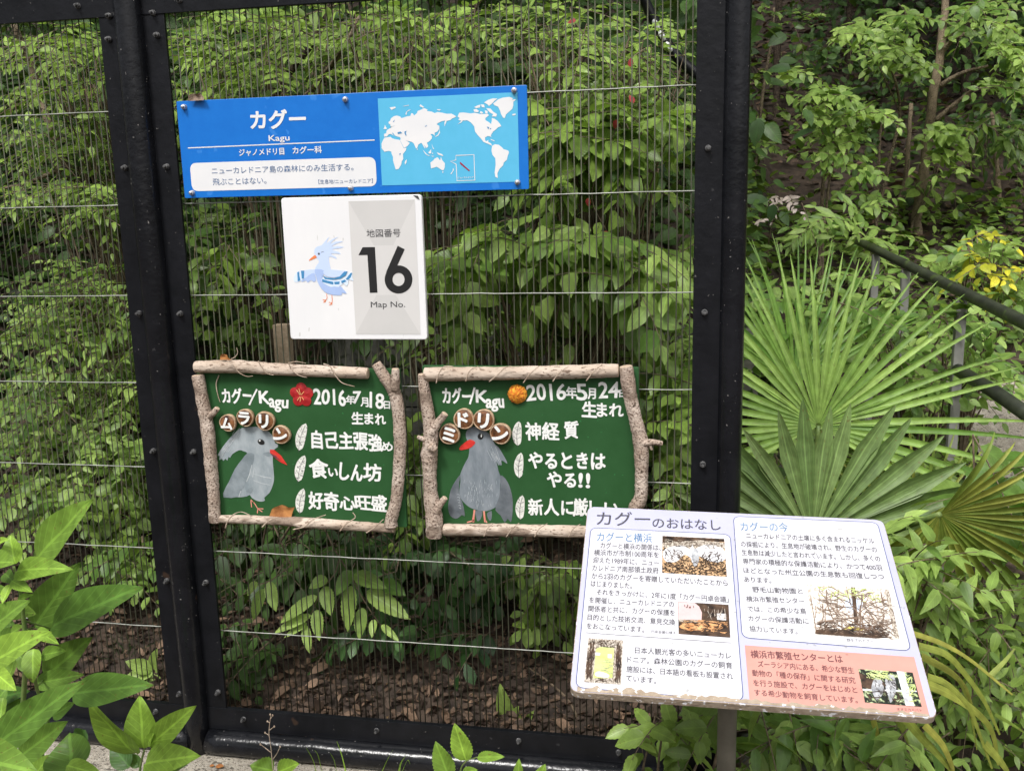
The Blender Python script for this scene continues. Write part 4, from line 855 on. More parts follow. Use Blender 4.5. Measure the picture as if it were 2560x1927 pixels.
lp = quad_avg(IA, (252, 226), (1388, 281), (1497, 1640), (128, 1528)); rp_ = quad_avg(IB, (40, 62), (1110, 108), (1362, 1062), (105, 962))
for nm, q in (('story_panel', lp), ('today_panel', rp_)):
    o = rquad(q, 0.014, 6); Paint(FI).uvpoly(o, f1).build(nm, M['boardwhite'], ib)
    p = Paint(FI); p.line(None, 0.0013, 2*f1, True, uv=o); p.build('border_line', M['navy'], ib)
p = Paint(FI); p.line(IA((208, 1082), (1398, 1166)), 0.0011, 2*f1); p.build('divider_line', M['ink'], ib)
Paint(FI).poly(IB((124, 1018), (1384, 1106), (1497, 1537), (160, 1432)), f1).build('centre_panel', M['salmon'], ib)
g = np.random.default_rng(12); pts = [(-hw+.012, -hh+.0015)]
for k in range(70): pts.append((-hw+.012+(2*hw-.024)*k/69, -hh+0.004+0.007*g.random()+(0.006 if k < 14 else 0.002)*g.random()))
pts.append((hw-.012, -hh+.0015)); Paint(FI).uvpoly(pts, 2.4*f1).build('worn_strip', M['worn'], ib)
p = Paint(FI); p.text('カグー', IA((300, 150)), IA((735, 158)), 38, f1, .012).text('のおはなし', IA((755, 185)), IA((1310, 205)), 29, f1, .012); p.build('title', M['ink'], ib)
p = Paint(FI); p.text('カグーと横浜', IA((302, 300)), IA((750, 312)), 24, 2*f1, .012).text('カグーの今', IB((92, 138)), IB((445, 145)), 24, 2*f1, .012); p.build('heading', M['inkblue'], ib)
p = Paint(FI)
for i, (t_, a, b, e) in enumerate([('カグーと横浜の関係は、', (330, 370), (822, 390), 16.5), ('横浜市が市制100周年を', (278, 428), (806, 448), 16.5), ('迎えた1989年に、ニュー', (270, 488), (808, 514), 16.5), ('カレドニア南部領土政府', (262, 553), (803, 577), 16.5),
        ('から2羽のカグーを寄贈していただいたことから', (258, 618), (1368, 678), 16.5), ('はじまりました。', (252, 682), (588, 700), 16.5), ('それをきっかけに、2年に1度「カグー円卓会議」', (300, 750), (1375, 812), 16.5), ('を開催し、ニューカレドニアの', (240, 815), (930, 852), 16.5),
        ('関係者と共に、カグーの保護を', (232, 885), (938, 922), 16.5), ('目的とした技術交流、意見交換', (225, 955), (940, 998), 16.5), ('をおこなっています。', (218, 1025), (688, 1058), 16.5),
        ('日本人観光客の多いニューカレ', (612, 1225), (1395, 1272), 17.5), ('ドニア。森林公園のカグーの飼育', (550, 1300), (1405, 1352), 17.5), ('施設には、日本語の看板も設置され', (543, 1378), (1410, 1438), 17.5), ('ています。', (540, 1452), (785, 1475), 17.5)]):
    p.text(t_, IA(a), IA(b), e, 2*f1, .016)
for t_, a, b, e in [('ニューカレドニアの土壌に多く含まれるニッケル', (135, 205), (1085, 245), 15.5), ('の採掘により、生息地が破壊され、野生のカグーの', (95, 268), (1105, 310), 15.5), ('生息数は減少したと言われています。しかし、多くの', (102, 330), (1130, 378), 15.5), ('専門家の積極的な保護活動により、かつて400羽', (110, 395), (1143, 445), 15.5), ('ほどとなった州立公園の生息数も回復しつつ', (115, 463), (1158, 512), 15.5), ('あります。', (120, 530), (320, 540), 15.5),
        ('野毛山動物園と', (180, 605), (555, 620), 15.5), ('横浜市繁殖センター', (135, 675), (565, 692), 15.5), ('では、この希少な鳥', (145, 748), (580, 768), 15.5), ('カグーの保護活動に', (150, 820), (597, 842), 15.5), ('協力しています。', (160, 895), (515, 918), 15.5)]:
    p.text(t_, IB(a), IB(b), e, 2*f1, .016)
p.text('円卓会議の様子', IA((745, 1073)), IA((945, 1085)), 8.5, 2*f1, 0).text('野生下のカグー', IB((882, 982)), IB((1080, 992)), 8.5, 2*f1, 0); p.build('body_text', M['ink2'], ib)
p = Paint(FI); p.text('横浜市繁殖センターとは', IB((168, 1085)), IB((850, 1122)), 21, 2*f1, .016)
for t_, a, b, e in [('ズーラシア内にある、希少な野生', (222, 1158), (935, 1208), 17), ('動物の「種の保存」に関する研究', (180, 1225), (945, 1282), 17), ('を行う施設で、カグーをはじめと', (188, 1298), (958, 1352), 17), ('する希少動物を飼育しています。', (195, 1370), (962, 1428), 17)]: p.text(t_, IB(a), IB(b), e, 2*f1, .01)
p.text('オオミカドバト', IB((1255, 1495)), IB((1440, 1503)), 8.5, 2*f1, 0); p.build('centre_text', M['inkred'], ib)
def strokes(o, zz, q, n, ln, ang, sp, w, mat, seed, box_=(.02, .02, .98, .98), off=5.2, name='picture_lines'):
    """fine printed lines inside a photo: n polylines of length ln (fraction of the width) near the angle ang"""
    g = np.random.default_rng(seed); c = [FI.uv(p) for p in zz(*q)]; p = Paint(FI)
    P = lambda s, t: (c[0]*(1-s)+c[1]*s)*(1-t)+(c[3]*(1-s)+c[2]*s)*t
    for k in range(n):
        s, t = box_[0]+(box_[2]-box_[0])*g.random(), box_[1]+(box_[3]-box_[1])*g.random(); a = R(ang+g.normal(0, sp)); pts = []
        for j in range(4):
            if not (box_[0] <= s <= box_[2] and box_[1] <= t <= box_[3]): break
            pts.append(P(s, t)); l = ln*(.5+g.random())/3; s += l*math.cos(a); t += l*math.sin(a)*1.4; a += g.normal(0, .35)
        if len(pts) > 1: p.line(None, w*(.5+g.random()), off*f1+k*1e-6, uv=pts)
    p.build(name, M[mat], o)
def photo(name, zz, q, mat, shapes):
    o = Paint(FI).poly(zz(*q), 2.4*f1).build(name, M[mat], ib); by = {}
    for k, (mt, pts) in enumerate(shapes):
        pa = Paint(FI).poly(zz(*pts), (3.0+0.25*k)*f1); pa.build('picture_patch', M[mt], o)
    return o
o = photo('open_wings_photo', IA, ((836, 293), (1340, 318), (1362, 627), (833, 594)), 'ph_litter', [('ph_dark', [(837, 296), (1338, 320), (1340, 345), (1150, 330), (837, 350)]), ('ph_bark', [(838, 350), (1150, 330), (1343, 350), (1345, 400), (838, 390)]), ('ph_white', smooth_poly([(842, 470), (850, 410), (920, 380), (1000, 375), (1060, 400), (1080, 360), (1100, 400), (1170, 370), (1250, 365), (1330, 400), (1352, 460), (1330, 500), (1250, 510), (1180, 480), (1130, 460), (1120, 520), (1085, 520), (1060, 470), (1010, 450), (960, 500), (880, 510)])), ('ph_grey', smooth_poly([(1075, 420), (1110, 400), (1135, 450), (1125, 520), (1100, 545), (1085, 520)]))])
Q = ((836, 293), (1340, 318), (1362, 627), (833, 594))
strokes(o, IA, Q, 60, .10, 60, 25, .0007, 'ph_dark', 1, (.03, .35, .36, .66)); strokes(o, IA, Q, 60, .10, 120, 25, .0007, 'ph_dark', 2, (.62, .35, .97, .66)); strokes(o, IA, Q, 130, .08, 0, 60, .0009, 'ph_dark', 3, (.02, .62, .98, .97)); strokes(o, IA, Q, 70, .10, 5, 30, .0009, 'ph_bark', 4, (.02, .10, .98, .30)); strokes(o, IA, Q, 40, .10, 10, 30, .0008, 'ph_dark', 5, (.02, .10, .98, .30))
o = photo('conference_photo', IA, ((963, 830), (1375, 855), (1390, 1123), (968, 1093)), 'ph_dark', [('ph_pink', [(965, 833), (1100, 841), (1135, 870), (1158, 920), (1155, 980), (967, 975)]), ('white', [(1280, 926), (1353, 931), (1356, 983), (1283, 978)]), ('ph_orange', smooth_poly([(975, 1030), (1050, 1005), (1200, 1005), (1300, 1025), (1290, 1050), (1150, 1065), (1010, 1055)])), ('ph_bark', [(970, 975), (1150, 985), (1150, 1000), (970, 998)])])
Q = ((963, 830), (1375, 855), (1390, 1123), (968, 1093))
strokes(o, IA, Q, 24, .25, 90, 5, .0009, 'ph_bark', 6, (.5, .08, .98, .5)); strokes(o, IA, Q, 60, .12, 4, 14, .0010, 'ph_orange', 7, (.03, .55, .97, .9)); strokes(o, IA, Q, 60, .10, 4, 20, .0011, 'ph_dark', 8, (.03, .58, .97, .97), 5.6); strokes(o, IA, Q, 10, .05, 90, 8, .0009, 'ph_dark', 9, (.05, .08, .34, .2))
o = photo('forest_sign_photo', IA, ((232, 1127), (515, 1145), (497, 1507), (197, 1485)), 'ph_bark', [('ph_lime', [(295, 1215), (330, 1200), (442, 1208), (428, 1452), (272, 1455)]), ('white', [(390, 1258), (425, 1262), (422, 1292), (390, 1290)]), ('white', [(290, 1245), (330, 1250), (325, 1270), (288, 1268)]), ('white', smooth_poly([(285, 1415), (320, 1400), (395, 1425), (390, 1450), (300, 1440)]))])
Q = ((232, 1127), (515, 1145), (497, 1507), (197, 1485))
strokes(o, IA, Q, 55, .35, 88, 10, .0008, 'ph_dark', 10, (.02, .02, .22, .98)); strokes(o, IA, Q, 55, .35, 92, 10, .0008, 'ph_dark', 11, (.82, .02, .98, .98)); strokes(o, IA, Q, 50, .3, 20, 50, .0008, 'ph_dark', 12, (.2, .02, .85, .2)); strokes(o, IA, Q, 12, .4, 3, 3, .0006, 'ph_bark', 13, (.3, .35, .78, .8)); strokes(o, IA, Q, 30, .2, 10, 40, .0008, 'ph_dark', 14, (.2, .9, .85, .98))
o = photo('wild_bird_photo', IB, ((583, 567), (1178, 603), (1280, 982), (645, 942)), 'ph_twigs', [('b_pale', smooth_poly([(870, 690), (940, 665), (1000, 690), (990, 750), (930, 775), (880, 750)])), ('ph_dark', [(912, 590), (945, 592), (968, 875), (940, 872)]), ('ph_bark', [(1165, 605), (1195, 610), (1275, 975), (1238, 975)]), ('ph_yellow', smooth_poly([(865, 890), (930, 885), (1010, 905), (950, 915), (880, 915)])), ('white', smooth_poly([(975, 875), (1060, 870), (1130, 900), (1040, 905)])), ('ph_dark', [(650, 905), (900, 915), (1200, 965), (1100, 970), (648, 938)])])
Q = ((583, 567), (1178, 603), (1280, 982), (645, 942))
strokes(o, IB, Q, 120, .22, 10, 28, .0009, 'ph_twig', 15); strokes(o, IB, Q, 26, .6, 92, 8, .0012, 'ph_twig', 16); strokes(o, IB, Q, 34, .25, -35, 22, .0008, 'ph_twig', 17, (.5, .1, .98, .9)); strokes(o, IB, Q, 90, .2, 5, 14, .0014, 'ph_dark', 18, (.02, .74, .9, .98)); strokes(o, IB, Q, 50, .08, 0, 60, .0012, 'ph_lime', 19, (.1, .02, .9, .3))
o = photo('pigeon_photo', IB, ((968, 1197), (1372, 1223), (1440, 1478), (1018, 1445)), 'ph_green', [('ph_dark', [(972, 1225), (1090, 1270), (1060, 1350), (1000, 1330)]), ('ph_white', [(1000, 1345), (1400, 1358), (1402, 1368), (1002, 1358)]), ('ph_grey', smooth_poly([(1085, 1275), (1120, 1265), (1150, 1300), (1155, 1370), (1110, 1430), (1085, 1400), (1065, 1340)])), ('ph_grey', smooth_poly([(1175, 1250), (1220, 1240), (1245, 1290), (1245, 1370), (1210, 1450), (1190, 1400), (1168, 1320)])), ('ph_white', [(1252, 1215), (1305, 1220), (1385, 1475), (1320, 1470)])])
Q = ((968, 1197), (1372, 1223), (1440, 1478), (1018, 1445))
strokes(o, IB, Q, 36, .14, 30, 25, .0012, 'ph_lime', 20, (.1, .02, .6, .3)); strokes(o, IB, Q, 30, .14, -20, 25, .0012, 'ph_lime', 21, (.75, .1, .98, .9)); strokes(o, IB, Q, 30, .12, 0, 50, .0011, 'ph_dark', 22, (.04, .6, .7, .97)); strokes(o, IB, Q, 30, .07, 75, 20, .0007, 'ph_dark', 23, (.24, .28, .46, .85), 5.8); strokes(o, IB, Q, 30, .07, 75, 20, .0007, 'ph_dark', 24, (.48, .2, .66, .85), 5.8)
pq = at((1823, 1560), cB[1]+0.07); m = MB(); zz_ = np.linspace(-0.2, cB[2]+0.005, 16)
m.add(*tube(np.stack([np.full(16, pq[0]), np.full(16, pq[1]), zz_], 1), 0.0175, 24)); m.build('post', M['postmetal'], ib, True)
m = MB(); V, F = box(-.11, .11, -.035, .035, -.0235, -.0165, .001); V = FI.o+V[:, :1]*FI.ax+V[:, 1:2]*FI.ay+V[:, 2:]*FI.n+0.03*FI.ay; m.add(V, F); m.build('bracket', M['postmetal'], ib)

# ------------------------------------------------------------------ plants in front of the fence, leaf by leaf
def hero(lv, zz, base, tip, w, y0, y1, tone, droop=.25, kind='ovate', tilt=0.0, face=(0, -0.75, 0.66), rows=17, cols=7, fold=.3, serr=0.0, curl=1.0):
    """one big leaf between two points of the picture; y0, y1 are the depths of its base and tip"""
    q = zz(base, tip); A, B = at(q[0], y0), at(q[1], y1); d = B-A; L = np.linalg.norm(d)
    n = unit(np.asarray(face)+tilt*np.cross(unit(d), [0, -1, 0]))
    wd = w/zz.k*((y0+y1)/2)/FPX
    n2 = unit(n-unit(d)*(n@unit(d)))
    lv.geo.append(leaf_geo([A], [d+n2*L*droop*0.5], [n], [L*(1+droop*droop*.3)], [wd*1.42], [droop], [tone], kind=kind, rows=rows, cols=cols, fold=fold, serr=serr, curl=curl))
def stem(lv, zz, pts, ys, r0, r1, sides=8):
    P = [at(q, y) for q, y in zip(zz(*pts), ys)]; lv.twig(smooth_path(P, 8*len(P)), np.linspace(r0, r1, 8*len(P)), sides)
w1 = Z(0, 1220, 2.355)
wd = thing('broadleaf_weed', [at((50, 1900), 1.45)[0], 1.45, 0], 'tall weed with long pointed mid green leaves in front of the left mesh panel', 'weed')
lv = Leaves()
for b, t, w, y0, y1, tn, dr, tl in [((215, 425), (550, 60), 190, 1.45, 1.42, .22, .15, .2), ((95, 492), (418, 475), 120, 1.36, 1.30, .42, .45, .1), ((95, 445), (62, 280), 110, 1.38, 1.40, .45, .5, 0), ((-40, 440), (85, 440), 120, 1.36, 1.30, .40, .3, 0),
        ((205, 815), (470, 435), 190, 1.52, 1.52, .05, .1, .5), ((300, 820), (850, 578), 205, 1.46, 1.40, .20, .2, .1), ((-150, 900), (180, 655), 170, 1.34, 1.33, .28, .2, .1), ((-130, 1090), (300, 840), 190, 1.27, 1.22, .48, .3, .1),
        ((215, 835), (348, 918), 62, 1.30, 1.26, .5, .3, 0), ((198, 945), (195, 1150), 105, 1.33, 1.30, .45, .3, -.1), ((240, 985), (392, 955), 75, 1.34, 1.32, .45, .2, 0), ((262, 1120), (545, 872), 165, 1.5, 1.48, .06, .15, .3), ((430, 1210), (910, 1155), 165, 1.42, 1.38, .14, .2, .1),
        ((-80, 1560), (515, 1122), 195, 1.22, 1.2, .16, .2, .2), ((120, 1580), (402, 1365), 150, 1.33, 1.32, .06, .15, .3), ((-260, 1560), (230, 1672), 260, 1.15, 1.1, .22, .3, 0), ((425, 1690), (415, 1435), 250, 1.36, 1.42, .08, .2, 0), ((395, 1630), (610, 1690), 95, 1.3, 1.27, .3, .2, 0),
        ((70, 545), (192, 612), 62, 1.36, 1.32, .4, .3, 0), ((65, 565), (12, 682), 55, 1.36, 1.33, .5, .3, 0), ((-30, 1080), (98, 1190), 100, 1.22, 1.18, .6, .3, 0), ((20, 1230), (0, 1380), 70, 1.3, 1.28, .3, .2, 0), ((205, 1150), (500, 1095), 100, 1.48, 1.46, .03, .1, .2), ((-60, 650), (60, 610), 120, 1.42, 1.4, .15, .2, .2),
        ((90, 1010), (50, 1120), 70, 1.36, 1.35, .3, .3, 0), ((310, 1340), (440, 1260), 80, 1.46, 1.46, .12, .2, .2), ((60, 860), (140, 810), 60, 1.42, 1.40, .25, .2, 0), ((100, 660), (200, 625), 40, 1.37, 1.35, .42, .2, 0), ((30, 500), (90, 560), 70, 1.4, 1.36, .2, .3, 0), ((-20, 330), (52, 300), 45, 1.38, 1.36, .6, .3, 0), ((500, 1420), (480, 1500), 110, 1.46, 1.46, .04, .2, 0), ((-90, 1250), (180, 1190), 120, 1.45, 1.42, .1, .2, .2)]:
    hero(lv, w1, b, t, w, y0, y1, tn, dr, 'ovate', tl)
for b, t, w, y0, y1, tn in [((20, 900), (-60, 690), 130, 1.5, 1.5, .15), ((60, 1300), (190, 1425), 110, 1.46, 1.44, .12), ((60, 720), (215, 740), 90, 1.46, 1.44, .2), ((120, 1240), (50, 1450), 110, 1.44, 1.42, .2), ((-20, 1460), (130, 1330), 100, 1.5, 1.5, .1), ((150, 1760), (310, 1560), 120, 1.4, 1.4, .12), ((110, 980), (230, 1090), 90, 1.46, 1.46, .1), ((-60, 780), (90, 800), 110, 1.46, 1.42, .25), ((40, 1180), (-70, 1330), 120, 1.4, 1.38, .3)]:
    hero(lv, w1, b, t, w, y0, y1, tn, .25, 'ovate', .1)
stem(lv, w1, [(100, 2300), (125, 1500), (150, 1000), (140, 780), (118, 600), (80, 460)], [1.45, 1.42, 1.4, 1.4, 1.39, 1.38], .0055, .0025)
stem(lv, w1, [(240, 2300), (245, 1600), (280, 1360), (215, 1170), (190, 960)], [1.45, 1.42, 1.42, 1.40, 1.36], .005, .0025)
for a, b, y0, y1 in [((140, 780), (300, 825), 1.40, 1.46), ((145, 840), (205, 815), 1.4, 1.5), ((150, 1000), (215, 840), 1.4, 1.3), ((118, 600), (215, 430), 1.39, 1.45), ((245, 1600), (425, 1680), 1.42, 1.36), ((280, 1360), (430, 1210), 1.42, 1.42), ((215, 1170), (262, 1120), 1.4, 1.5), ((100, 560), (95, 492), 1.38, 1.36)]:
    stem(lv, w1, [a, b], [y0, y1], .002, .0014, 6)
lv.build(wd, M['lf_weed'], M['gstem'])
sp = thing('sapling', [at(w1((820, 1700)), 1.72)[0], 1.72, .05], 'young shoot with five broad bright leaves at the foot of the thick post', 'seedling')
lv = Leaves()
for b, t, w, y0, y1, tn, dr, tl, kd in [((808, 1562), (518, 1245), 185, 1.70, 1.64, .42, .2, -.3, 'ovate'), ((845, 1530), (822, 1215), 160, 1.72, 1.74, .30, .1, .2, 'ovate'), ((880, 1515), (1158, 1275), 125, 1.71, 1.70, .45, .1, .3, 'ovate'), ((852, 1622), (1182, 1572), 160, 1.69, 1.63, .36, .25, 0, 'ovate'), ((885, 1665), (1122, 1610), 90, 1.72, 1.74, .03, .2, 0, 'lance'), ((765, 1640), (650, 1505), 110, 1.73, 1.76, .04, .1, 0, 'ovate'), ((872, 1505), (905, 1440), 55, 1.71, 1.70, .6, .2, 0, 'ovate'), ((820, 1640), (770, 1560), 60, 1.74, 1.76, .05, .1, 0, 'ovate')]:
    hero(lv, w1, b, t, w, y0, y1, tn, dr, kd, tl)
stem(lv, w1, [(812, 1900), (825, 1650), (850, 1540)], [1.72, 1.715, 1.71], .0032, .0022); lv.build(sp, M['lf_weed'], M['gstem'])
k1 = Z(700, 1200, 2.212)
sp = thing('sapling', [at(k1((990, 1640)), 1.7)[0], 1.7, .05], 'slim shoot with toothed yellow-green leaves in front of the bottom pipe', 'seedling')
lv = Leaves()
for b, t, w, y0, y1, tn, dr in [((1030, 1548), (963, 1340), 92, 1.66, 1.66, .55, .1), ((1092, 1530), (1245, 1528), 48, 1.64, 1.62, .5, .2), ((935, 1640), (858, 1440), 95, 1.68, 1.68, .22, .1), ((1010, 1615), (1095, 1600), 40, 1.66, 1.64, .4, .2), ((1318, 1690), (1322, 1535), 52, 1.66, 1.67, .5, .1), ((1420, 1690), (1468, 1565), 60, 1.66, 1.67, .4, .1)]:
    hero(lv, k1, b, t, w, y0, y1, tn, dr, 'ovate', 0, serr=.05, rows=25)
stem(lv, k1, [(985, 1750), (1000, 1600), (1030, 1550)], [1.68, 1.67, 1.66], .0022, .0014); stem(lv, k1, [(1030, 1550), (1092, 1530)], [1.66, 1.64], .0014, .001)
stem(lv, k1, [(1300, 1760), (1318, 1690)], [1.67, 1.66], .0014, .001); stem(lv, k1, [(1395, 1760), (1420, 1690)], [1.67, 1.66], .0014, .001); lv.build(sp, M['lf_weed'], M['gstem'])
sp = thing('seed_stalk', [at(c6b((1060, 904)), 1.78)[0], 1.78, .08], 'dry branching seed stalk above two round leaves by the kerb', 'weed'); lv = Leaves(); Y = 1.78
for pts in ([(1062, 960), (1045, 760), (1030, 640), (1042, 515)], [(1045, 775), (1000, 740), (970, 718)], [(1058, 820), (1085, 780), (1106, 735)], [(1030, 655), (1003, 638)], [(1033, 620), (1066, 595)], [(1036, 570), (1020, 560)], [(1040, 540), (1055, 520)]): stem(lv, c6b, pts, [Y]*len(pts), .0012, .0007, 5)
for q in ((970, 718), (1106, 735), (1003, 638), (1066, 595), (1020, 560), (1055, 518), (1038, 512)):
    c = at(c6b(q), Y); lv.tw.add(*tube([c-[0, 0, .0028], c-[0, 0, .001], c+[0, 0, .001], c+[0, 0, .0028]], [.0006, .0022, .002, .0005], 6))
hero(lv, c6b, (1058, 900), (895, 865), 130, Y, Y-.03, .2, .2, 'ovate', serr=.05); hero(lv, c6b, (1085, 915), (1240, 848), 110, Y, Y-.03, .3, .2, 'ovate', serr=.05); lv.build(sp, M['lf_weed'], M['twine'])
gt = thing('grass_tuft', [at(c6b((1560, 904)), 1.86)[0], 1.86, .09], 'thin pale grass blades growing from the kerb crack', 'grass'); m = MB(); lv = Leaves()
for a, b, c, w in [((1565, 930), (1535, 800), (1500, 700), 14), ((1360, 930), (1335, 830), (1288, 745), 7), ((1800, 930), (1850, 820), (1890, 750), 6), ((1925, 930), (1940, 850), (1975, 795), 18), ((1940, 930), (1985, 830), (2005, 855), 5), ((1500, 930), (1480, 830), (1452, 780), 5), ((1400, 930), (1370, 800), (1345, 760), 4)]:
    P = smooth_path([at(q, 1.86) for q in c6b(a, b, c)], 10); W_ = np.linspace(w, w*.15, 10)*pz/2.765
    s = np.stack([W_/2, np.zeros(10), np.zeros(10)], 1); V = np.concatenate([P-s, P+np.array([0, .002, 0]), P+s]); n = 10
    lv.geo.append((V, np.array([(i, n+i, n+i+1, i+1) for i in range(n-1)]+[(n+i, 2*n+i, 2*n+i+1, n+i+1) for i in range(n-1)]), np.zeros((30, 2))+[.5, .5], np.full(30, .6)))
lv.build(gt, M['lf_weed'], name='blades')
for i, (q, lab) in enumerate([((700, 805), 'brown dead leaf on the kerb to the right of the thick post'), ((640, 770), 'small curled dead leaf on the kerb close to the thick post')]):
    x, y = at(c6b(q), 1.93)[0], 1.925; l = .028 if i == 0 else .016; t = thing('fallen_leaf', (x, y, .1), lab, 'leaf')
    V, F, U, T = leaf_geo([[x-l/2, y, .101]], [[1, -.2, .1]], [[0, -.4, 1]], [l], [l*.45], [-.3], [.9], rows=9, cols=5); mesh_obj('leaf_blade', V, [F], M['dryleaf'], t, True, U, T)

# ------------------------------------------------------------------ inside the aviary
S = shrub
IN = 'shrubs growing inside the aviary'
S('shrub', 'bright pointed-leaf shrub behind the mesh, above the left end of the blue sign', 'shrub', [(620, 90, 210, 110), (520, 170, 110, 70)], (2.45, 3.1), 63, 0.051, 'lf_mid', 1, group=IN, tone=0.55, stems=.5, ratio=.40, kind='acum', nl=(9, 14), upn=(0, -.32, .94), hang=.06, length=.27, ang=63)
S('shrub', 'leafy shrub at the top of the mesh, above the middle of the blue sign', 'shrub', [(960, 60, 230, 100), (1000, 170, 200, 60)], (2.5, 3.2), 70, 0.051, 'lf_mid', 2, group=IN, tone=0.49, stems=.6, ratio=.40, kind='acum', nl=(9, 14), upn=(0, -.32, .94), hang=.06, length=.27, ang=63)
S('shrub', 'yellow-green shrub with a few red leaves behind the top right of the mesh', 'shrub', [(1360, 90, 210, 130), (1600, 150, 130, 140)], (2.5, 3.2), 83, 0.046, 'lf_mid', 3, group=IN, tone=0.55, stems=.7, ratio=.40, kind='acum', nl=(9, 14), upn=(0, -.32, .94), hang=.06, length=.27, ang=63)
S('shrub', 'broad-leaved shrub right of the world map', 'shrub', [(1540, 360, 190, 130), (1420, 330, 100, 130)], (2.4, 3.0), 86, 0.075, 'lf_mid', 4, group=IN, tone=0.45, ratio=.6, stems=.5)
S('shrub', 'large-leaved shrub right of the white number sign', 'shrub', [(1300, 640, 230, 90), (1520, 660, 190, 110), (1150, 690, 110, 70)], (2.3, 2.75), 86, 0.079, 'lf_bright', 5, group=IN, tone=0.35, ratio=.56, hang=.5, stems=.4, toward=.5)
S('shrub', 'pale yellow-green shrub low behind the right edge of the mesh', 'shrub', [(1660, 800, 90, 180), (1680, 640, 50, 60)], (2.6, 3.2), 39, 0.054, 'lf_bright', 6, group=IN, tone=0.48)
S('shrub', 'dark shrub just above the right green board', 'shrub', [(1420, 850, 300, 90), (1120, 820, 130, 60)], (2.7, 3.25), 70, 0.051, 'lf_mid', 7, group=IN, tone=0.27, ratio=.40, kind='acum', nl=(9, 14), upn=(0, -.32, .94), hang=.06, length=.27, ang=63)
S('shrub', 'dim shrub between the thick post and the white sign', 'shrub', [(570, 620, 120, 130), (550, 800, 130, 80)], (2.6, 3.3), 45, 0.061, 'lf_mid', 8, group=IN, tone=0.33, kind='round')
hs_ = thing('shrub', [at((640, 1400), 2.6)[0], 2.6, hz(-.9, 2.6)], 'bright hanging sprays of toothed leaves below the left green board', 'shrub', IN); lv = Leaves()
for b, tp, w, tn in [((205, 640), (-5, 795), 80, .5), ((172, 745), (-40, 850), 62, .55), ((150, 790), (20, 872), 46, .6), ((250, 585), (283, 752), 92, .4), ((205, 715), (218, 892), 80, .52), ((140, 800), (166, 962), 62, .62), ((395, 582), (374, 842), 98, .42), ((480, 612), (725, 772), 112, .45), ((458, 705), (438, 884), 84, .5), ((520, 770), (508, 872), 52, .62), ((562, 800), (664, 895), 46, .7),
        ((410, 520), (595, 600), 95, .12), ((395, 500), (310, 640), 90, .1), ((260, 540), (160, 600), 80, .1), ((-60, 560), (-20, 730), 80, .35), ((-90, 600), (-150, 780), 80, .3), ((-130, 560), (-180, 640), 55, .55), ((560, 560), (700, 640), 90, .08)]:
    hero(lv, k1, b, tp, w*.74, 2.15, 2.12, tn, .2, 'ovate', 0, serr=.05, rows=23, cols=5, curl=.4)
for pts in ([(330, 430), (300, 520), (235, 600), (180, 720), (130, 820)], [(330, 430), (400, 540), (450, 640), (520, 750), (570, 815)], [(60, 470), (-60, 560), (-130, 570)]): stem(lv, k1, pts, [2.22]+[2.155]*(len(pts)-1), .0022, .0010, 6)
root = np.array(hs_.location); q = at(k1((330, 430)), 2.22); lv.twig(smooth_path([root, root*.5+q*.5+np.array([0, .1, .15]), q], 14), np.linspace(.005, .0022, 14), 6)
q = at(k1((60, 470)), 2.22); lv.twig(smooth_path([root, root*.5+q*.5+np.array([-.05, .1, .12]), q], 14), np.linspace(.004, .002, 14), 6)
lv.build(hs_, M['lf_bright'], M['twig'])
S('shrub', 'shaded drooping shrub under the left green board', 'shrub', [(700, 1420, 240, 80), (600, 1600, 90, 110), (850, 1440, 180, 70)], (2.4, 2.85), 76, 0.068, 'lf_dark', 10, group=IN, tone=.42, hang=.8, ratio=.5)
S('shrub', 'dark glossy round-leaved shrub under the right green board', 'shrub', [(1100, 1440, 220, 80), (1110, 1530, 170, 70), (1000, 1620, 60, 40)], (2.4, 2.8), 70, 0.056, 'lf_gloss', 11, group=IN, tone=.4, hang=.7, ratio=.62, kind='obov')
S('shrub', 'glossy mid green shrub under the gap left of the reading board', 'shrub', [(1360, 1450, 110, 80), (1350, 1570, 80, 60)], (2.35, 2.7), 35, 0.059, 'lf_mid', 12, group=IN, tone=0.43, hang=.7, ratio=.58, kind='obov')
S('shrub', 'shrub seen through the gap between the two green boards', 'shrub', [(1030, 1150, 50, 180)], (2.5, 2.9), 27, 0.061, 'lf_mid', 13, group=IN, tone=0.33)
S('shrub', 'shrub right of the right green board', 'shrub', [(1680, 1120, 70, 170), (1640, 980, 80, 80)], (2.4, 2.9), 39, 0.064, 'lf_mid', 14, group=IN, tone=0.43, ratio=.58)
S('shrub', 'light shrub at the top of the left mesh panel', 'shrub', [(150, 130, 210, 70), (180, 240, 130, 40)], (2.5, 3.2), 67, 0.047, 'lf_mid', 21, group=IN, tone=0.53, ratio=.40, kind='acum', nl=(9, 14), upn=(0, -.32, .94), hang=.06, length=.27, ang=63)
S('shrub', 'layered shrub across the left panel under its first cross wire', 'shrub', [(120, 360, 200, 45), (230, 330, 70, 60)], (2.7, 3.3), 45, 0.046, 'lf_mid', 22, group=IN, tone=0.35, ratio=.40, kind='acum', nl=(9, 14), upn=(0, -.32, .94), hang=.06, length=.27, ang=63)
S('shrub', 'bright flat-topped shrub in the left panel beside the blue sign', 'shrub', [(170, 480, 190, 38), (250, 520, 90, 40)], (2.5, 2.9), 45, 0.048, 'lf_mid', 23, group=IN, tone=0.55, ratio=.40, kind='acum', nl=(9, 14), upn=(0, -.32, .94), hang=.06, length=.27, ang=63)
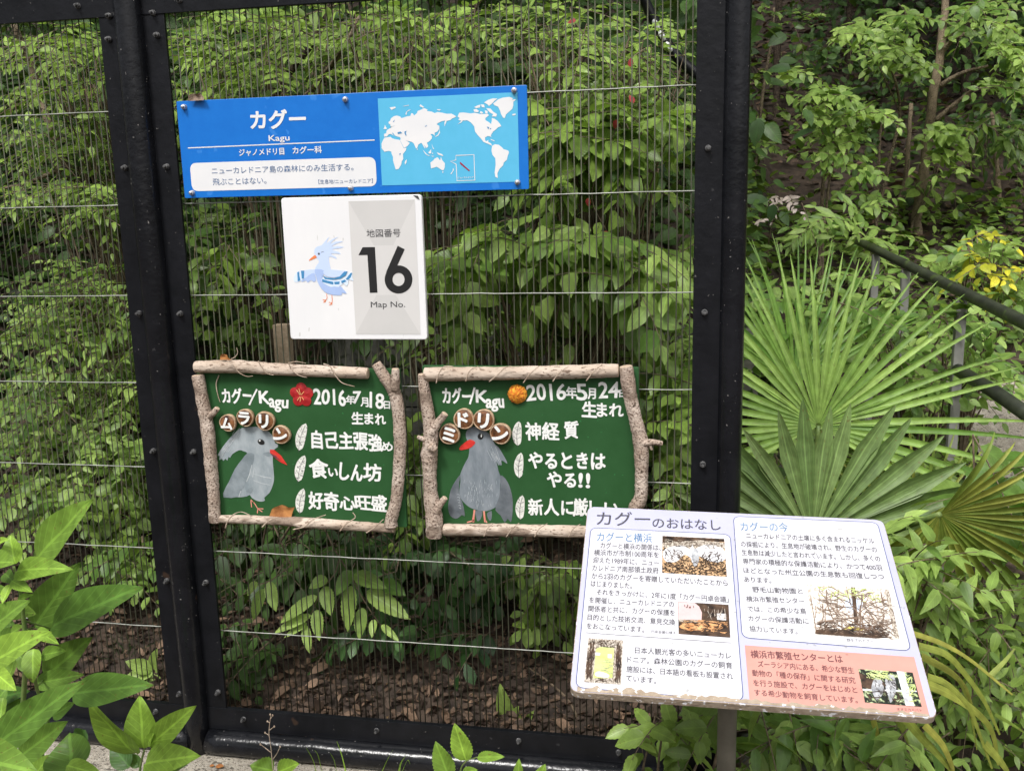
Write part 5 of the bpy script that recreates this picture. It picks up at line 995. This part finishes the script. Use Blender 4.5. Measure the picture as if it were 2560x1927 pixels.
S('shrub', 'bright dense shrub in the middle of the left mesh panel', 'shrub', [(230, 720, 170, 90), (110, 800, 140, 70), (260, 850, 130, 90)], (2.4, 2.95), 94, 0.046, 'lf_bright', 24, group=IN, tone=0.29, stems=.3, ratio=.40, kind='acum', nl=(9, 14), upn=(0, -.32, .94), hang=.06, length=.27, ang=63)
S('shrub', 'small-leaved shrub left of the left green board', 'shrub', [(160, 1000, 200, 90), (320, 1000, 80, 110), (120, 1120, 150, 70)], (2.4, 2.95), 110, 0.046, 'lf_bright', 25, group=IN, tone=0.23, stems=.3, ratio=.40, kind='acum', nl=(9, 14), upn=(0, -.32, .94), hang=.06, length=.27, ang=63)
S('shrub', 'low shrub of rounded pale leaves behind the tall weed', 'shrub', [(280, 1180, 130, 110), (120, 1260, 150, 80), (320, 1300, 100, 60)], (2.3, 2.8), 93, 0.043, 'lf_bright', 26, group=IN, tone=0.25, kind='round', ratio=.62, stems=.3)
S('shrub', 'sparse low shrub behind the thick post near the ground', 'shrub', [(330, 1410, 90, 70), (270, 1460, 70, 50)], (2.3, 2.6), 27, 0.042, 'lf_bright', 27, group=IN, tone=0.25, kind='round', ratio=.62)
for i, (lab, q, lf) in enumerate([('seedling with four light leaves on the leaf litter left of the reading board', k1((1270, 1360)), [((1265, 1340), (1215, 1120), 75), ((1255, 1355), (1055, 1310), 75), ((1290, 1330), (1320, 1245), 42), ((1345, 1380), (1405, 1270), 40), ((1340, 1385), (1325, 1290), 30)]),
                                  ('seedling with light leaves close to the thick post, in the left panel', k1((-700, 1060)), [((-705, 1050), (-860, 1000), 70), ((-700, 1060), (-870, 1100), 66), ((-690, 1055), (-680, 930), 70), ((-690, 1070), (-700, 1210), 80)]),
                                  ('pale single-leaved seedling on the litter by the bottom plate', c6b((880, 480)), [((861, 440), (866, 345), 62), ((900, 420), (960, 365), 28)])]):
    zz = c6b if i == 2 else k1; t = thing('seedling', at(q, 2.2), lab, 'seedling'); lv = Leaves()
    for b, tp, w in lf: hero(lv, zz, b, tp, w, 2.2, 2.17, .62 if i != 2 else .9, .2, 'ovate', 0, rows=13, cols=5)
    b = zz(lf[0][0]); P = [at((b[0], b[1]+40), 2.2), at(b, 2.2)]; lv.twig(P, [.002, .0015], 6); lv.build(t, M['lf_bright'], M['gstem'])
g = np.random.default_rng(77); t = thing('red_leaf_twig', at((1560, 170), 2.6), 'thin twig with a few red leaves behind the top right of the mesh', 'twig'); lv = Leaves()
for q in ((1575, 168), (1440, 52), (1540, 300), (1585, 258), (1470, 495), (1520, 580)): lv.add(at(q, 2.42), unit(g.normal(0, 1, 3)*[1, .3, 1]), np.array([0, -.8, .5]), .024, .014, .3, .5)
lv.twig(smooth_path([at(q, 2.44) for q in ((1440, 60), (1530, 180), (1545, 300), (1480, 480), (1520, 585))], 24), .0012); lv.build(t, M['lf_red'], M['twig'])
# woody stems, stump, stake and the low stone wall at the back of the aviary
def tree_tube(name, pts, ys, r0, r1, mat, parent, sides=12):
    P = smooth_path([at(q, y) for q, y in zip(pts, ys)], 26); g = np.random.default_rng(int(abs(pts[0][0])))
    if name == 'trunk':            # carry the trunk down into the soil
        z0 = float(hz(P[0][0], P[0][1]))-.06
        if P[0][2] > z0+.05: P = smooth_path([[P[0][0], P[0][1], z0], *P[::4]], 26)
    m = MB(); m.add(*tube(P+g.normal(0, r1*.12, P.shape), np.linspace(r0, r1, 26), sides, True, 1+.07*g.normal(size=(26, sides)))); return m.build(name, M[mat], parent, True)
t = thing('bare_tree', [at((900, 700), 3.1)[0], 3.1, .4], 'thin leaning tree stems behind the top of the blue sign', 'tree')
tr = tree_tube('trunk', [(740, 900), (720, 500), (680, 260), (770, 130), (860, -60)], [3.0, 3.0, 2.9, 2.85, 2.8], .016, .008, 'darkbark', t)
tree_tube('branch', [(720, 300), (800, 200), (860, 120), (900, 40)], [2.9, 2.8, 2.7, 2.7], .010, .005, 'bark', t); tree_tube('branch', [(1110, 260), (1140, 120), (1190, 20), (1230, -50)], [2.8, 2.8, 2.75, 2.7], .008, .004, 'bark', t); tree_tube('branch', [(560, 250), (540, 150), (520, 90)], [2.8, 2.75, 2.7], .007, .003, 'bark', t)
t = thing('bare_tree', [at((170, 700), 3.2)[0], 3.2, .4], 'slim grey tree stem leaning across the upper left panel', 'tree')
tree_tube('trunk', [(330, 900), (240, 600), (130, 330), (90, 200), (20, 30)], [3.1, 3.1, 3.0, 3.0, 2.9], .017, .010, 'bark', t); tree_tube('branch', [(160, 420), (60, 460), (-40, 480)], [3.0, 3.0, 3.0], .008, .004, 'bark', t)
t = thing('bare_tree', [at((1280, 900), 3.0)[0], 3.0, .45], 'dark leaning tree stem right of the white sign', 'tree')
tree_tube('trunk', [(1240, 960), (1285, 820), (1310, 650), (1380, 480), (1420, 250), (1500, 80)], [3.1, 3.05, 3.0, 2.95, 2.9, 2.9], .018, .009, 'darkbark', t); tree_tube('branch', [(1400, 420), (1500, 300), (1560, 200)], [2.93, 2.85, 2.8], .008, .004, 'darkbark', t)
t = thing('tree_stump', [at((268, 1690), 2.3)[0], 2.3, .2], 'rough brown tree stump behind the left mesh panel near the ground', 'stump')
tree_tube('trunk', [(266, 1700), (266, 1640), (262, 1575)], [2.42, 2.42, 2.43], .042, .035, 'darkbark', t, 18)
gt = thing('grass_tuft', [at((320, 1690), 2.3)[0], 2.3, .2], 'dark thin grass clump beside the tree stump', 'grass'); m = MB(); g = np.random.default_rng(9)
for k in range(46):
    b = at((318+g.normal(0, 18), 1690), 2.3); tp = b+np.array([g.normal(0, .045), g.normal(0, .03), .06+.07*g.random()]); m.add(*tube(smooth_path([b, (b+tp)/2+[0, 0, .025], tp], 6), np.linspace(.0012, .0003, 6), 4))
m.build('blades', M['lf_dark'], gt)
sw = thing('stone_wall', [-.6, 3.42, .5], 'low wall of rough grey stone blocks behind the shrubs', 'wall'); g = np.random.default_rng(21); z = .40
m = MB()
while z < .98:
    h = .13+.03*g.random(); x = -1.35
    while x < .12:
        w = .2+.16*g.random(); V, F = box(x+.003, x+w-.003, 3.33+.015*g.random(), 3.50, z+.003, z+h-.003, .012); V = V+g.normal(0, .004, V.shape); m.add(V, F); x += w
    z += h
m.build('stone_blocks', M['stone'], sw)
t = thing('wooden_stake', at((705, 930), 2.9), 'weathered wooden stake standing behind the white sign', 'stake')
m = MB(); a = at((705, 810), 2.9); m.add(*box(a[0]-.026, a[0]+.026, 2.88, 2.92, .3, a[2], .004)); m.build('stake', M['endgrain'], t)
t = thing('black_pipe', at((1690, 130), 2.9), 'black pipe with white clips behind the top right corner of the mesh', 'pipe')
m = MB(); m.add(*tube(smooth_path([at(q, 3.0) for q in ((1600, -20), (1640, 60), (1690, 140), (1760, 200))], 14), .016, 14)); m.build('pipe', M['black'], t, True)
for q in ((1640, 62), (1655, 90), (1672, 118)):
    m = MB(); c = at(q, 2.983); m.add(*lathe([(.004, -.016), (.008, -.008), (.008, .008), (.004, .016)], c, (.5, 0, -.8), 10)); m.build('clip', M['white'], t, True)

carpet('leaf_litter', 'brown fallen leaves covering the ground inside the aviary', 'leaf litter', (-2.6, .15), (2.04, 3.4), 20000, .025, 'litter', 31, (.000, .016), 'ovate', .5, -.02, .5, tvar=.26)
carpet('leaf_litter', 'brown fallen leaves on the ground at the far left of the aviary', 'leaf litter', (-5, -2.6), (2.04, 3.6), 7000, .03, 'litter', 34, (.000, .016), 'ovate', .5, -.02, .5, tvar=.26)
carpet('leaf_litter', 'larger whole tan leaves scattered over the litter inside the aviary', 'leaf litter', (-2.6, .15), (2.05, 3.3), 420, .052, 'litter', 33, (.010, .022), 'ovate', .46, .42, .35, tvar=.3)
carpet('ivy_carpet', 'dark creeping leaves on the slope behind the aviary wall', 'ground cover', (-5.5, .4), (2.9, 7), 16000, .075, 'lf_dark', 32, (.002, .06), 'ovate', .6, .3, .5)  # dark leaf colour stands for the shade of a gap on the slope
def thicket(name, label, X, Y, zr, n, size, mat, seed, tone=.2, kind='ovate', zfun=None, tvar=.18, ratio=.55):
    g = np.random.default_rng(seed); m_ = n//7
    cx = X[0]+(X[1]-X[0])*g.random(m_); cy_ = Y[0]+(Y[1]-Y[0])*g.random(m_); cz = hz(cx, cy_)+zr[0]+(zr[1]-zr[0])*g.random(m_)
    C = np.repeat(np.stack([cx, cy_, cz], 1), 7, 0); n = len(C); P = C+g.normal(0, size*1.1, (n, 3)); D = g.normal(0, 1, (n, 3))*[1, .7, .5]+[0, -.3, -.35]; N = np.array([0, -.6, .8])+g.normal(0, .35, (n, 3))
    l = size*(.6+.8*g.random(n)); V, F, U, T = leaf_geo(P, D, N, l, l*ratio, g.normal(.3, .2, n), np.repeat(tone+g.normal(0, tvar, m_), 7), kind=kind)
    return tag(mesh_obj(name, V, [F], M[mat], None, True, U, T), label, 'thicket', kind='stuff')
thicket('thicket', 'dark mass of leaves filling the back of the aviary', (-5.2, .25), (3.0, 5.2), (.0, 2.2), 18000, .07, 'lf_dark', 41, .4)  # leaf colour darkened to put shade into the gaps between shrubs
thicket('thicket', 'far leaves above the slope behind the aviary', (-6.5, .25), (5.2, 9.0), (.0, 4.2), 12000, .09, 'lf_dark', 42, .25)  # same dark leaf colour, for the shade deeper in the gaps

# ------------------------------------------------------------------ right of the fence: palm, handrail, slope and wood
def frond(parent, hub, a, b, R0, ang0, ang1, nb, mat, split=.42, width=1.0, seed=0, droop=.10, lens=None, cup=.12, tone=.35, pet=None):
    """a fan leaf: folded blades joined near the hub, free and tapering beyond"""
    g = np.random.default_rng(seed); hub = np.asarray(hub, float); a = unit(a); b = unit(np.asarray(b)-a*(np.asarray(b)@a)); n = np.cross(b, a)
    if n[1] > 0: n = -n
    geo = Leaves(); da = R(ang1-ang0)/nb; K = 12
    for k in range(nb):
        th = R(ang0)+da*(k+.5)+g.normal(0, da*.08); f = (k+.5)/nb
        L = R0*(lens(f) if lens else 1)*(1+g.normal(0, .03)); t = np.concatenate([np.linspace(.015, split, 5), np.linspace(split, 1, K-4)[1:]])
        d = b*math.cos(th)+a*math.sin(th); s = -b*math.sin(th)+a*math.cos(th)
        half = np.where(t <= split, t*L*math.tan(da/2)*1.02, split*L*math.tan(da/2)*width*np.clip((1-t)/(1-split), 0, 1)**.75+.0006)
        c = hub+d*(t*L)[:, None]+n*(cup*L*np.sin(t*math.pi*.6)-droop*L*t**3.2*(0.6+.8*g.random()))[:, None]+np.array([0, 0, -1])*(droop*.8*L*t**3)[:, None]
        sw = s*(g.normal(0, .03)*L*t**2)[:, None]; c = c+sw
        dep = n*(half*.85)[:, None]; lf = c+s*half[:, None]; rt = c-s*half[:, None]; V = np.concatenate([lf, c-dep, rt]); m = len(t)
        F = np.array([(i, i+1, m+i+1, m+i) for i in range(m-1)]+[(m+i, m+i+1, 2*m+i+1, 2*m+i) for i in range(m-1)])
        U = np.concatenate([np.stack([np.full(m, .9), t], 1), np.stack([np.zeros(m), t], 1), np.stack([np.full(m, .9), t], 1)])
        geo.geo.append((V, F, U, np.full(3*m, tone+g.normal(0, .1))))
    o = geo.build(parent, M[mat], name='frond')
    if pet is not None:
        m = MB(); m.add(*tube(smooth_path([hub, (hub+pet)/2+n*.03, pet], 12), np.linspace(.006, .009, 12), 8)); m.build('petiole', M['gstem'], o, True)
    return o
pbase = at((2010, 1500), 2.75); pbase[2] = hz(pbase[0], 2.75)
pm = thing('fan_palm', pbase, 'fan palm with spiky radiating blades behind the reading board', 'palm')
crown = pbase+np.array([0, 0, .28])
h1 = at((2046, 1064), 2.62)
frond(pm, h1, (.02, .30, .95), (1, -.05, 0), .50, -34, 212, 34, 'palm', .31, .95, 1, .05, lambda f: 1.02+.16*max(0, 1-f/.42)-.05*f, .10, .36, crown)
h2 = at((2030, 1350), 2.28)
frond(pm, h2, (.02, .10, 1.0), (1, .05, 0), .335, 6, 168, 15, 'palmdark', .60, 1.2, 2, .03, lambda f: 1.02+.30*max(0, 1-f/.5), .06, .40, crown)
h3 = at((2350, 1285), 2.02)
frond(pm, h3, (.45, -.35, .75), (.85, .2, -.5), .29, -112, 105, 28, 'strap', .40, 1.0, 3, .42, None, .10, .12, crown)
h4 = at((1985, 960), 3.0)
frond(pm, h4, (-.05, .35, .9), (1, .3, 0), .50, 25, 155, 28, 'palm', .36, .8, 4, .04, lambda f: 1.0, .1, .12, crown)
h5 = at((2290, 1330), 2.62)
frond(pm, h5, (.1, .2, .9), (1, 0, -.15), .36, 20, 175, 20, 'strap', .3, .7, 5, .12, None, .1, .1, crown)
m = MB(); g = np.random.default_rng(3); P = np.stack([np.full(12, pbase[0]), np.full(12, pbase[1]), np.linspace(pbase[2]-.05, crown[2]+.03, 12)], 1); m.add(*tube(P, np.linspace(.05, .04, 12), 14, True, 1+.1*g.normal(size=(12, 14)))); m.build('trunk', M['darkbark'], pm, True)

cF = Z(0, 0, 2212/2560)
hr = thing('handrail', at(cF((2085, 780)), 3.0), 'mossy dark handrail running down to the right on square grey posts', 'handrail')
r1a, r1b = at((2150, 605), 4.6), at((2640, 845), 2.45)
m = MB(); m.add(*tube(smooth_path([r1a+(r1a-r1b)*.04, r1a, (r1a+r1b)/2, r1b], 30), .018, 22)); m.build('top_rail', M['rail'], hr, True)
r2a, r2b = at((2190, 905), 4.0), at((2640, 1085), 2.45)
m = MB(); m.add(*tube([at((2395, 925), 3.05), at((2480, 975), 2.8), r2b], .02, 16)); m.build('lower_rail', M['rail'], hr, True)
for q, f in (((2190, 690), .12), ((2265, 735), .32), ((2405, 820), .60)):
    c = r1a+(r1b-r1a)*((q[0]-2150)/490.0)**1.0*(.62 if q[0] < 2300 else .66); y = c[1]
    # the point of the rail seen in this column of the picture
    best = min(np.linspace(0, 1, 400), key=lambda t: abs(((r1a+(r1b-r1a)*t-CAM)@RT)/((r1a+(r1b-r1a)*t-CAM)@FW)*FPX+1280-q[0])); c = r1a+(r1b-r1a)*best
    m = MB(); m.add(*box(c[0]-.015, c[0]+.015, c[1]-.015, c[1]+.015, hz(c[0], c[1])-.1, c[2]-.02, .003)); m.build('post', M['railpost'], hr)
xs_, ys_ = np.meshgrid(np.linspace(1.25, 4.2, 24), np.linspace(4.1, 4.9, 8)); i_ = np.arange(7)[:, None]*24+np.arange(23)[None]
tag(mesh_obj('path', np.stack([xs_, ys_, hz(xs_, ys_)+.012], -1).reshape(-1, 3), [np.stack([i_, i_+1, i_+25, i_+24], -1).reshape(-1, 4)], M['concrete'], smooth=True), kind='structure')
kb = MB(); V, F = box(.13, .42, 1.98, 2.2, -.4, .16, .02); g = np.random.default_rng(2); kb.add(V+g.normal(0, .004, V.shape), F); tag(kb.build('kerb', M['stone']), kind='structure')

RS = 'bushes beside the path'
S('serrated_bush', 'bush of toothed mid green leaves directly below the reading board', 'bush', [(2050, 1850, 190, 90), (2200, 1870, 100, 70), (1930, 1810, 80, 70)], (1.75, 2.25), 44, .088, 'lf_bright', 51, group=RS, tone=.12, serr=.06, rows=13, ratio=.30, kind='acum', hang=.35, stems=.6)
S('serrated_bush', 'small dark bush at the foot of the reading board post, left side', 'bush', [(1680, 1840, 90, 80), (1780, 1790, 60, 60)], (1.72, 1.95), 11, .062, 'lf_mid', 52, group=RS, tone=.32, serr=.06, rows=13, ratio=.5, stems=.8, root=(1690, 1940, 1.8))
S('climber', 'light green climber with pointed leaves at the right edge of the reading board', 'climber', [(2290, 1420, 110, 90), (2200, 1330, 60, 40), (2370, 1500, 80, 60)], (1.85, 2.1), 16, .072, 'lf_bright', 53, tone=.34, ratio=.31, kind='acum', stems=.6, toward=.3)
S('bush', 'dense dark green bush filling the lower right corner', 'bush', [(2470, 1560, 130, 120), (2430, 1760, 150, 120), (2330, 1640, 80, 70)], (2.15, 2.7), 78, .050, 'lf_mid', 54, group=RS, tone=.46, ratio=.38)
S('bush', 'broad-leaved bush at the right edge below the handrail', 'bush', [(2490, 1180, 100, 60), (2430, 1260, 110, 60), (2540, 1330, 60, 60)], (2.1, 2.4), 7, .11, 'lf_bright', 55, group=RS, tone=.06, ratio=.46)
S('bush', 'small-leaved bush between the palm blades and the handrail posts', 'bush', [(2230, 860, 150, 90), (2380, 800, 90, 70), (2330, 980, 120, 60), (2480, 930, 90, 70)], (3.1, 3.9), 90, .055, 'lf_bright', 56, group=RS, tone=.10)
S('bush', 'leafy bush between the post and the big palm fan', 'bush', [(1960, 830, 90, 140), (1930, 1080, 70, 130), (2150, 760, 90, 90)], (3.0, 3.8), 66, .055, 'lf_bright', 57, group=RS, tone=.10)
S('bush', 'low bush behind the lower palm fan', 'bush', [(2250, 1180, 180, 70), (2050, 1180, 130, 60), (1900, 1240, 50, 90)], (2.7, 3.2), 56, .06, 'lf_mid', 58, group=RS, tone=.30)
sl = thing('strap_leaf_plant', [at((2300, 1700), 2.0)[0], 2.05, hz(.9, 2.05)], 'clump of long yellowing strap leaves arching out from behind the reading board', 'plant'); geo = Leaves(); g = np.random.default_rng(6); rz = Z(1860, 1500, 3.16)
for pts, w in [([(1300, 250), (1560, 340), (1800, 480), (2120, 745)], 45), ([(1380, 360), (1600, 430), (1760, 600), (1900, 800), (2020, 1060)], 60), ([(1400, 440), (1620, 560), (1740, 680), (1800, 820)], 60), ([(1420, 650), (1620, 740), (1830, 880), (1960, 1040), (2010, 1300)], 75), ([(1450, 600), (1600, 660), (1760, 820), (1840, 1000), (1960, 1330)], 55), ([(1250, 900), (1400, 1080), (1560, 1250), (1680, 1400)], 80), ([(1180, 880), (1260, 1020), (1380, 1250), (1500, 1400)], 60), ([(1420, 980), (1560, 1130), (1640, 1300), (1660, 1400)], 60), ([(1020, 940), (1050, 1080), (1030, 1300)], 50), ([(1900, 1130), (2040, 1290), (2110, 1400)], 70), ([(1950, 590), (2060, 480), (2140, 380)], 40), ([(1500, 480), (1700, 640), (1790, 900), (1840, 1180)], 30), ([(1980, 900), (2120, 980), (2240, 1060)], 30)]:
    y = 1.80+.12*g.random(); q = rz(*pts); P = smooth_path([at(p, y+.02*k) for k, p in enumerate(q)], 18); t = np.linspace(0, 1, 18); W_ = w/3.16*y/FPX*np.clip(1.15-t, .1, 1)**.6*1.0
    T_ = unit(np.gradient(P, axis=0)); sd_ = unit(np.cross(T_, [0, -.8, .6]+np.zeros((18, 3)))); nn = np.cross(sd_, T_); V = np.concatenate([P-sd_*W_[:, None]/2, P-nn*W_[:, None]*.12*np.sign(nn[0, 1] or 1), P+sd_*W_[:, None]/2]); n = 18
    geo.geo.append((V, np.array([(i, n+i, n+i+1, i+1) for i in range(n-1)]+[(n+i, 2*n+i, 2*n+i+1, n+i+1) for i in range(n-1)]), np.concatenate([np.stack([np.full(n, .8), t], 1), np.stack([np.zeros(n), t], 1), np.stack([np.full(n, .8), t], 1)]), np.full(3*n, .06+g.normal(0, .2))))
geo.build(sl, M['strap'], name='blades')
S('compound_leaf_shrub', 'shrub with long rows of leaflets at the top end of the handrail', 'shrub', [(2120, 545, 110, 50), (2030, 580, 70, 40), (2200, 610, 70, 40)], (4.3, 5.0), 20, .085, 'lf_bright', 61, tone=.2, ratio=.3, nl=(9, 14), length=.36, kind='lance', ang=64)
S('pale_twig_shrub', 'twiggy shrub with pale pinkish leaves beside the right post', 'shrub', [(1950, 500, 40, 70), (1905, 590, 40, 50), (1990, 560, 40, 40)], (4.2, 5.2), 5, .036, 'lf_pink', 62, tone=.4, ratio=.42)
S('golden_shrub', 'yellow-leaved shrub above the handrail at the right edge', 'shrub', [(2440, 665, 70, 35), (2475, 590, 30, 45), (2530, 690, 40, 40)], (3.6, 4.1), 15, .05, 'lf_gold', 63, tone=.25, ratio=.5, rows=5)
S('golden_shrub', 'light green lower part shrub beneath the yellow leaves at the right edge', 'shrub', [(2430, 640, 110, 60), (2520, 720, 60, 60)], (3.7, 4.3), 34, .065, 'lf_bright', 64, tone=.18, ratio=.5)
WT = 'young trees in the wood'
def tree(label, trunk, ys, r0, r1, ells, depth, n, leaf, mat, seed, tone, branches=(), **kw):
    o = S('young_tree', label, 'tree', ells, depth, n, leaf, mat, seed, root=(trunk[0][0], trunk[0][1], ys[0]), group=WT, tone=tone, stems=.0, **kw)
    tree_tube('trunk', trunk, ys, r0, r1, 'litbark' if r0 > .015 else 'bark', o)
    for b, yb in branches: tree_tube('branch', b, yb, r1*.8, r1*.35, 'bark', o, 8)
tree('tallest young tree in the wood with a bare brown trunk, right of centre', [(2295, 540), (2315, 380), (2335, 230), (2355, 110), (2370, -60)], [6.2, 6.2, 6.1, 6.1, 6.1], .034, .020, [(2470, 45, 100, 55), (2270, 30, 60, 30), (2520, 120, 60, 50)], (5.2, 6.6), 46, .07, 'lf_bright', 71, .14, [([(2350, 215), (2400, 185), (2470, 165)], [6.1, 6.05, 6.0]), ([(2340, 300), (2400, 250), (2440, 215)], [6.1, 6.05, 6.0]), ([(2355, 130), (2390, 95), (2440, 80)], [6.1, 6.05, 6.0])])
tree('clump of bright leaves hanging on the tallest trunk', [(2280, 560), (2330, 460), (2350, 300)], [6.15, 6.15, 6.1], .008, .005, [(2365, 350, 40, 50), (2385, 410, 30, 35), (2345, 290, 25, 20)], (5.7, 6.0), 16, .08, 'lf_bright', 72, .42)
tree('slender sapling with two bright flat tiers of leaves left of the tall trunk', [(2190, 560), (2220, 420), (2250, 280), (2230, 180), (2190, 100)], [6.0, 6.0, 6.0, 5.9, 5.9], .012, .006, [(2180, 85, 90, 45), (2270, 165, 50, 20), (2230, 130, 70, 30)], (5.4, 6.2), 46, .068, 'lf_bright', 73, .36, [([(2250, 280), (2190, 150), (2160, 90)], [6, 5.9, 5.8])], hang=.15, upn=(0, -.35, .94))
tree('sapling with light tiers of leaves spreading left toward the black post', [(2055, 520), (2060, 380), (2050, 290), (2030, 230)], [5.6, 5.6, 5.6, 5.5], .011, .005, [(1960, 185, 60, 18), (2050, 235, 70, 25), (2160, 280, 70, 15), (2060, 300, 60, 30), (2110, 340, 40, 30)], (5.1, 5.8), 54, .068, 'lf_bright', 74, .34, (), hang=.15, upn=(0, -.35, .94))
tree('low sapling of soft green leaves in the middle of the wood', [(2060, 560), (2070, 480), (2080, 400)], [5.4, 5.4, 5.4], .009, .005, [(2080, 385, 90, 25), (2170, 430, 50, 40), (2190, 500, 40, 30)], (4.9, 5.6), 18, .065, 'lf_bright', 75, .16, (), hang=.3)
tree('thin multi-stemmed tree with two leaning bare stems', [(2230, 540), (2260, 470), (2270, 380), (2280, 240)], [6.4, 6.4, 6.4, 6.4], .02, .012, [(2300, 470, 40, 20)], (6.0, 6.4), 5, .09, 'lf_mid', 76, .4, [([(2235, 535), (2280, 480), (2310, 440)], [6.4, 6.4, 6.4]), ([(2195, 480), (2200, 350), (2205, 300)], [6.4, 6.4, 6.4])])
tree('drooping dark-leaved tree at the right edge of the wood', [(2500, 560), (2490, 400), (2480, 280)], [6.6, 6.6, 6.6], .02, .01, [(2480, 300, 80, 60), (2540, 360, 50, 80), (2420, 330, 40, 50)], (6.0, 6.8), 22, .10, 'lf_mid', 77, .08, (), kind='lance', ratio=.3, hang=.8)
tree('sapling with a bright leafy branch reaching in at the right edge', [(2620, 420), (2600, 320), (2580, 220)], [5.2, 5.2, 5.2], .012, .007, [(2510, 210, 60, 20), (2540, 130, 40, 30)], (4.9, 5.3), 20, .065, 'lf_bright', 78, .3, [([(2590, 260), (2520, 225), (2440, 220)], [5.2, 5.1, 5.0])], hang=.2)
tree('very thin sapling close beside the black post', [(1870, 560), (1890, 400), (1905, 250), (1930, 90), (1935, 20)], [5.8]*5, .012, .006, [(1900, 60, 50, 50), (2000, 60, 80, 40), (1900, 350, 30, 20)], (5.4, 6.0), 12, .055, 'lf_mid', 79, .2)
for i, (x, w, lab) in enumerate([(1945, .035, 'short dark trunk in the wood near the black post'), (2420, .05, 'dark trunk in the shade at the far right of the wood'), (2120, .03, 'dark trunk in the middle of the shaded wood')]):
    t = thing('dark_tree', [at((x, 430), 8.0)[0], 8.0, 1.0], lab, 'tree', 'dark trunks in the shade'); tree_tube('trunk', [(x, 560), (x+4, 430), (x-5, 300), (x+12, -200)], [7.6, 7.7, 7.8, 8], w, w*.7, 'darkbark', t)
rm = lambda x, y: (x > .12+.0*y)
carpet('ground_cover', 'low green ground cover on the slope right of the fence', 'ground cover', (.15, 3.4), (2.1, 6.5), 9000, .055, 'lf_mid', 81, (.0, .12), 'ovate', .6, .34, .5, mask=lambda x, y: (x < .25+.75*y) & ~((x > 1.25) & (y > 4.1) & (y < 4.9)))
carpet('ivy_carpet', 'ivy and low plants on the wood floor', 'ground cover', (.4, 8), (5.0, 9.0), 4500, .07, 'lf_mid', 82, (.0, .2), 'round', .7, .2, .55)
carpet('leaf_litter', 'brown fallen leaves on the wood floor', 'leaf litter', (.4, 9), (5.5, 11.0), 9000, .07, 'litter', 83, (.0, .03), 'ovate', .55, .12, .5)
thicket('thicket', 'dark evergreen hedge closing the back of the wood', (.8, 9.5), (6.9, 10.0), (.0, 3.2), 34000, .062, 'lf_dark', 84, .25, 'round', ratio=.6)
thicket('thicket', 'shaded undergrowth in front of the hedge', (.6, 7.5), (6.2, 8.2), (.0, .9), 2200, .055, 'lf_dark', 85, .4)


# unseen leaves overhead, added to shade the back of the aviary and the wood
def shade_canopy(name, label, X, Y, Zr, n, size, seed):
    g = np.random.default_rng(seed); P = np.stack([X[0]+(X[1]-X[0])*g.random(n), Y[0]+(Y[1]-Y[0])*g.random(n), Zr[0]+(Zr[1]-Zr[0])*g.random(n)], 1)
    a = g.random(n)*6.3; V, F, U, T = leaf_geo(P, np.stack([np.cos(a), np.sin(a), g.normal(-.3, .2, n)], 1), np.array([0, 0, 1])+g.normal(0, .3, (n, 3)), size, size*.6, .2, .2+g.normal(0, .1, n))
    return tag(mesh_obj(name, V, [F], M['lf_dark'], None, True, U, T), label, 'foliage', kind='stuff')
shade_canopy('shade_foliage', 'leafy branches overhanging the back of the aviary, above the picture', (-5, 1.2), (2.0, 6.5), (3.4, 4.6), 450, .22, 91)
shade_canopy('shade_foliage', 'leafy tree crowns closing over the wood, above the picture', (.8, 11), (5.0, 12), (4.8, 6.4), 5500, .26, 92)

S('low_plant', 'low dark plant on the litter against the right flange of the thick post', 'plant', [(610, 1690, 55, 45), (640, 1640, 50, 40)], (2.1, 2.3), 12, .05, 'lf_dark', 93, tone=.5, hang=.4)
tw = thing('fallen_twig', at((1380, 1640), 2.2), 'crooked brown twig lying on the litter left of the reading board', 'twig'); m = MB()
m.add(*tube(smooth_path([at(q, y) for q, y in zip(k1((1300, 900), (1360, 1020), (1480, 1110), (1590, 1210), (1650, 1320)), (2.42, 2.36, 2.3, 2.24, 2.16))], 30), np.linspace(.0022, .0035, 30), 7)); m.build('stem', M['twig'], tw, True)

S('shrub', 'low dark glossy sprays close above the litter under the gap between the green boards', 'shrub', [(930, 1590, 110, 50), (1110, 1600, 80, 40)], (2.22, 2.45), 13, .062, 'lf_gloss', 94, group=IN, tone=.5, ratio=.5, hang=.6, kind='obov')
bpy.data.objects.remove(_fo); bpy.data.curves.remove(_fc)
